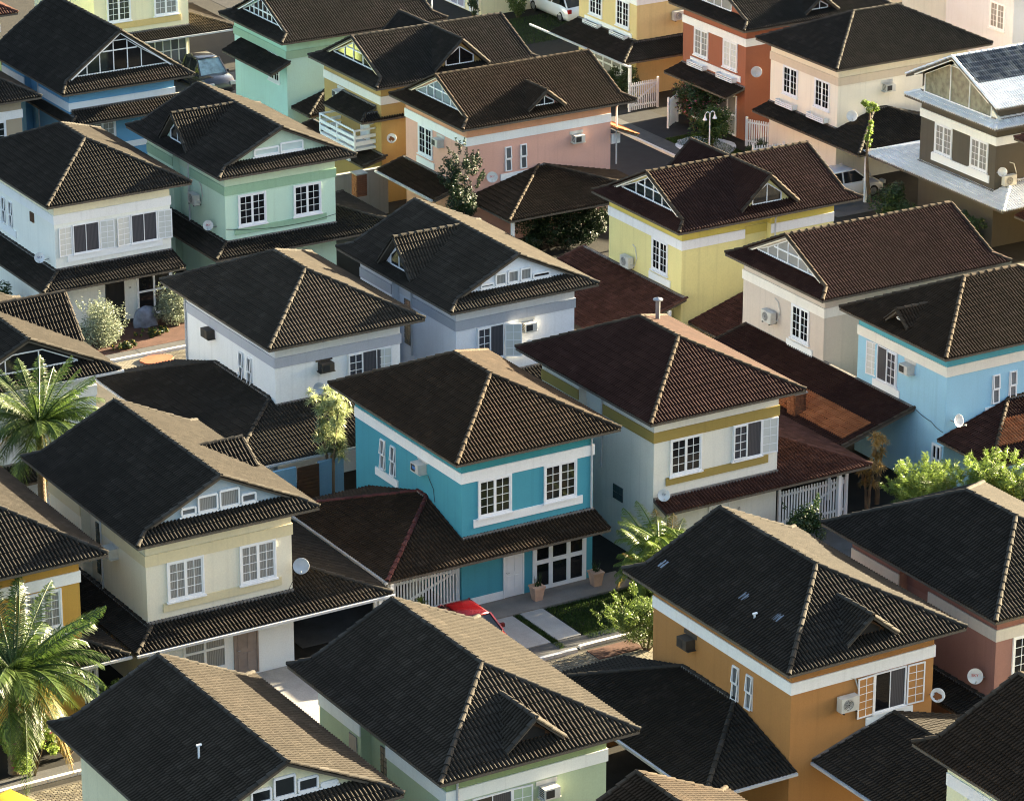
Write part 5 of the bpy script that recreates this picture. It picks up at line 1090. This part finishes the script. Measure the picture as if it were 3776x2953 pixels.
# covered bundle by the cream house
v = []; f = []; n = 24
for j in range(9):
    t = j / 8; 
    for i in range(n):
        a = i * 2 * math.pi / n; r = (.62 - .25 * t ** 2) * (1 + .16 * math.sin(a * 6 + j * .5) * (1 - t)) * (1 if j < 8 else .05); v.append((r * math.cos(a) * 1.15, r * math.sin(a) * .75, .08 + 1.05 * t + .08 * math.sin(a * 2 + 1) * t))
for j in range(8):
    for i in range(n): f.append((j * n + i, j * n + (i + 1) % n, (j + 1) * n + (i + 1) % n, (j + 1) * n + i))
o = obj('covered_bundle', mesh('covered_bundle', v, f, plain('cover_cloth', (128, 134, 150), .45, var=.3), True), None, T(65.75, 141.55, 0) @ Matrix.Scale(.82, 4)); top(o, 'grey cloth cover over a bundle between the silvery bushes', 'cover')
def car(name, label, loc, rz, col, L=4.1, W=1.74, H=1.5, kind='hatch', wind=None):
    e = empty(name, loc, rz); top(e, label, 'car', 'parked vehicles')      # nose towards -y
    body = newmat('car_paint')[0]; b = body.node_tree.nodes['Principled BSDF']; b.inputs['Base Color'].default_value = (*alb(*col, k=1.0), 1); b.inputs['Roughness'].default_value = .22; b.inputs['Metallic'].default_value = .15; b.inputs['Coat Weight'].default_value = .6
    h2 = W / 2; zb = H * .62
    if kind == 'pickup': prof = [(0, .5, .62), (.12, .78, .9), (.5, .92, 1), (1.35, 1.0, 1), (L * .5, 1.0, 1), (L * .75, 1.02, 1), (L - .1, 1.0, 1), (L, .7, .94)]
    else: prof = [(0, .48, .7), (.12, .66, .9), (.45, .80, .98), (1.15, .92, 1), (L * .55, .94, 1), (L * .8, .97, 1), (L - .12, .92, .97), (L, .62, .9)]
    v = []; f = []
    for y, zt, wf in prof:
        w = h2 * wf; v += [(-w * .94, y, .2), (-w, y, .42), (-w * .99, y, zt * .86), (-w * .9, y, zt), (0, y, zt + .03), (w * .9, y, zt), (w * .99, y, zt * .86), (w, y, .42), (w * .94, y, .2)]
    for i in range(len(prof) - 1):
        for k in range(8): f.append((i * 9 + k, (i + 1) * 9 + k, (i + 1) * 9 + k + 1, i * 9 + k + 1))
        f.append((i * 9 + 8, (i + 1) * 9 + 8, (i + 1) * 9, i * 9))
    f.append(tuple(range(9))); f.append(tuple((len(prof) - 1) * 9 + k for k in range(8, -1, -1)))
    bo = obj('body', mesh('body', v, f, body, True), e, T(0, -L / 2, 0)); 
    y0, y1, y2, y3 = (1.05, 1.75, L * .66 if kind == 'pickup' else L * .8, L * .72 if kind == 'pickup' else L - .18)
    zt = .93; wb = h2 * .88; wt = h2 * .7
    A = [(-wb, y0, zt), (wb, y0, zt), (wt, y1, H), (-wt, y1, H)]; B = [(-wb, y3, zt), (wb, y3, zt), (wt, y2, H), (-wt, y2, H)]
    G = glassmat('car_glass', (0.01, 0.012, 0.014), .03)
    def quad(nm, q, mt): obj(nm, mesh(nm, q, [(0, 1, 2, 3)], mt), e, T(0, -L / 2, 0))
    quad('windscreen', A, wind or G); quad('rear_window', B[::-1], G); quad('side_window', [A[3], B[3], B[0], A[0]], G); quad('side_window', [A[1], B[1], B[2], A[2]], G)
    m = MB(); ym = (y1 + y2) / 2; ro = [(-wt - .02, y1 - .05, H - .01), (wt + .02, y1 - .05, H - .01), (wt + .02, y2 + .05, H - .01), (-wt - .02, y2 + .05, H - .01), (-wt * .8, y1 + .1, H + .045), (wt * .8, y1 + .1, H + .045), (wt * .8, y2 - .1, H + .045), (-wt * .8, y2 - .1, H + .045)]; m.add(ro, BF)
    m.build('roof_panel', body, e, T(0, -L / 2, 0), True)
    pil = MB()
    for q in (A, B):
        for i, j in ((0, 3), (1, 2)): pil.bar(q[i], q[j], .07)
    for sx in (-1, 1): pil.bar((sx * (wb + wt) / 2 * 1.0, ym, (zt + H) / 2 - .28), (sx * wt, ym, H), .06) if False else pil.bar((sx * wb, ym, zt), (sx * wt, ym, H), .07)
    pil.build('pillars', body, e, T(0, -L / 2, 0))
    ty = plain('tyre', (26, 26, 27), .8)
    for sx in (-1, 1):
        for y in (.78, L - .82):
            Mx = T(sx * (h2 - .1), y - L / 2, .31) @ Matrix.Rotation(math.pi / 2, 4, 'Y')
            wh = bpy.data.objects.new('wheel', None); link(wh, e, Mx); MB().lathe([(.2, -.1), (.31, -.09), (.31, .09), (.2, .1)], 18).build('tyre', ty, wh); MB().lathe([(.001, .105 * sx), (.2, .09 * sx), (.2, .0)], 14).build('rim', M_METAL, wh)
        MB().box(sx * h2 * .72 - .17, -.03, .58, sx * h2 * .72 + .17, .12, .76).build('headlight', glassmat('lamp_glass', (0.5, 0.5, 0.5), .1), e, T(0, -L / 2, 0))
        MB().box(sx * h2 * .78 - .12, L - .1, .62, sx * h2 * .78 + .12, L + .01, .86).build('taillight', plain('taillight', (170, 20, 15), .3), e, T(0, -L / 2, 0))
        MB().box(sx * (h2 + .02) - .1, 1.3, .92, sx * (h2 + .02) + .1, 1.42, 1.06).build('mirror', body, e, T(0, -L / 2, 0))
    return e
car('parked_car', 'dark red car on the driveway of the teal house, half hidden by a roof', (60.8, 104.0, .06), 0, (84, 8, 15), 4.0, 1.7, 1.4)
car('parked_pickup', 'grey pickup with pale sunshade parked before the cream house at the top', (85.5, 175.3, .03), 0, (50, 50, 55), 4.7, 1.85, 1.72, 'pickup', wind=plain('windshield', (120, 150, 165), .35, var=.3))  # windscreen gets an opaque pale blue-grey instead of dark glass
car('parked_car', 'white estate car with roof rails by the white wall at the top', (110.4, 178.3, .0), math.pi, (236, 238, 242), 4.6, 1.8, 1.62)
car('parked_car', 'silver car under the ivory house porch near the papaya tree', (103.9, 140.9, .03), math.pi / 2, (196, 198, 204), 4.2)
car('parked_car', 'yellow car roof in the bottom left corner', (40.6, 98.2, .05), .3, (186, 158, 60), 4.2)
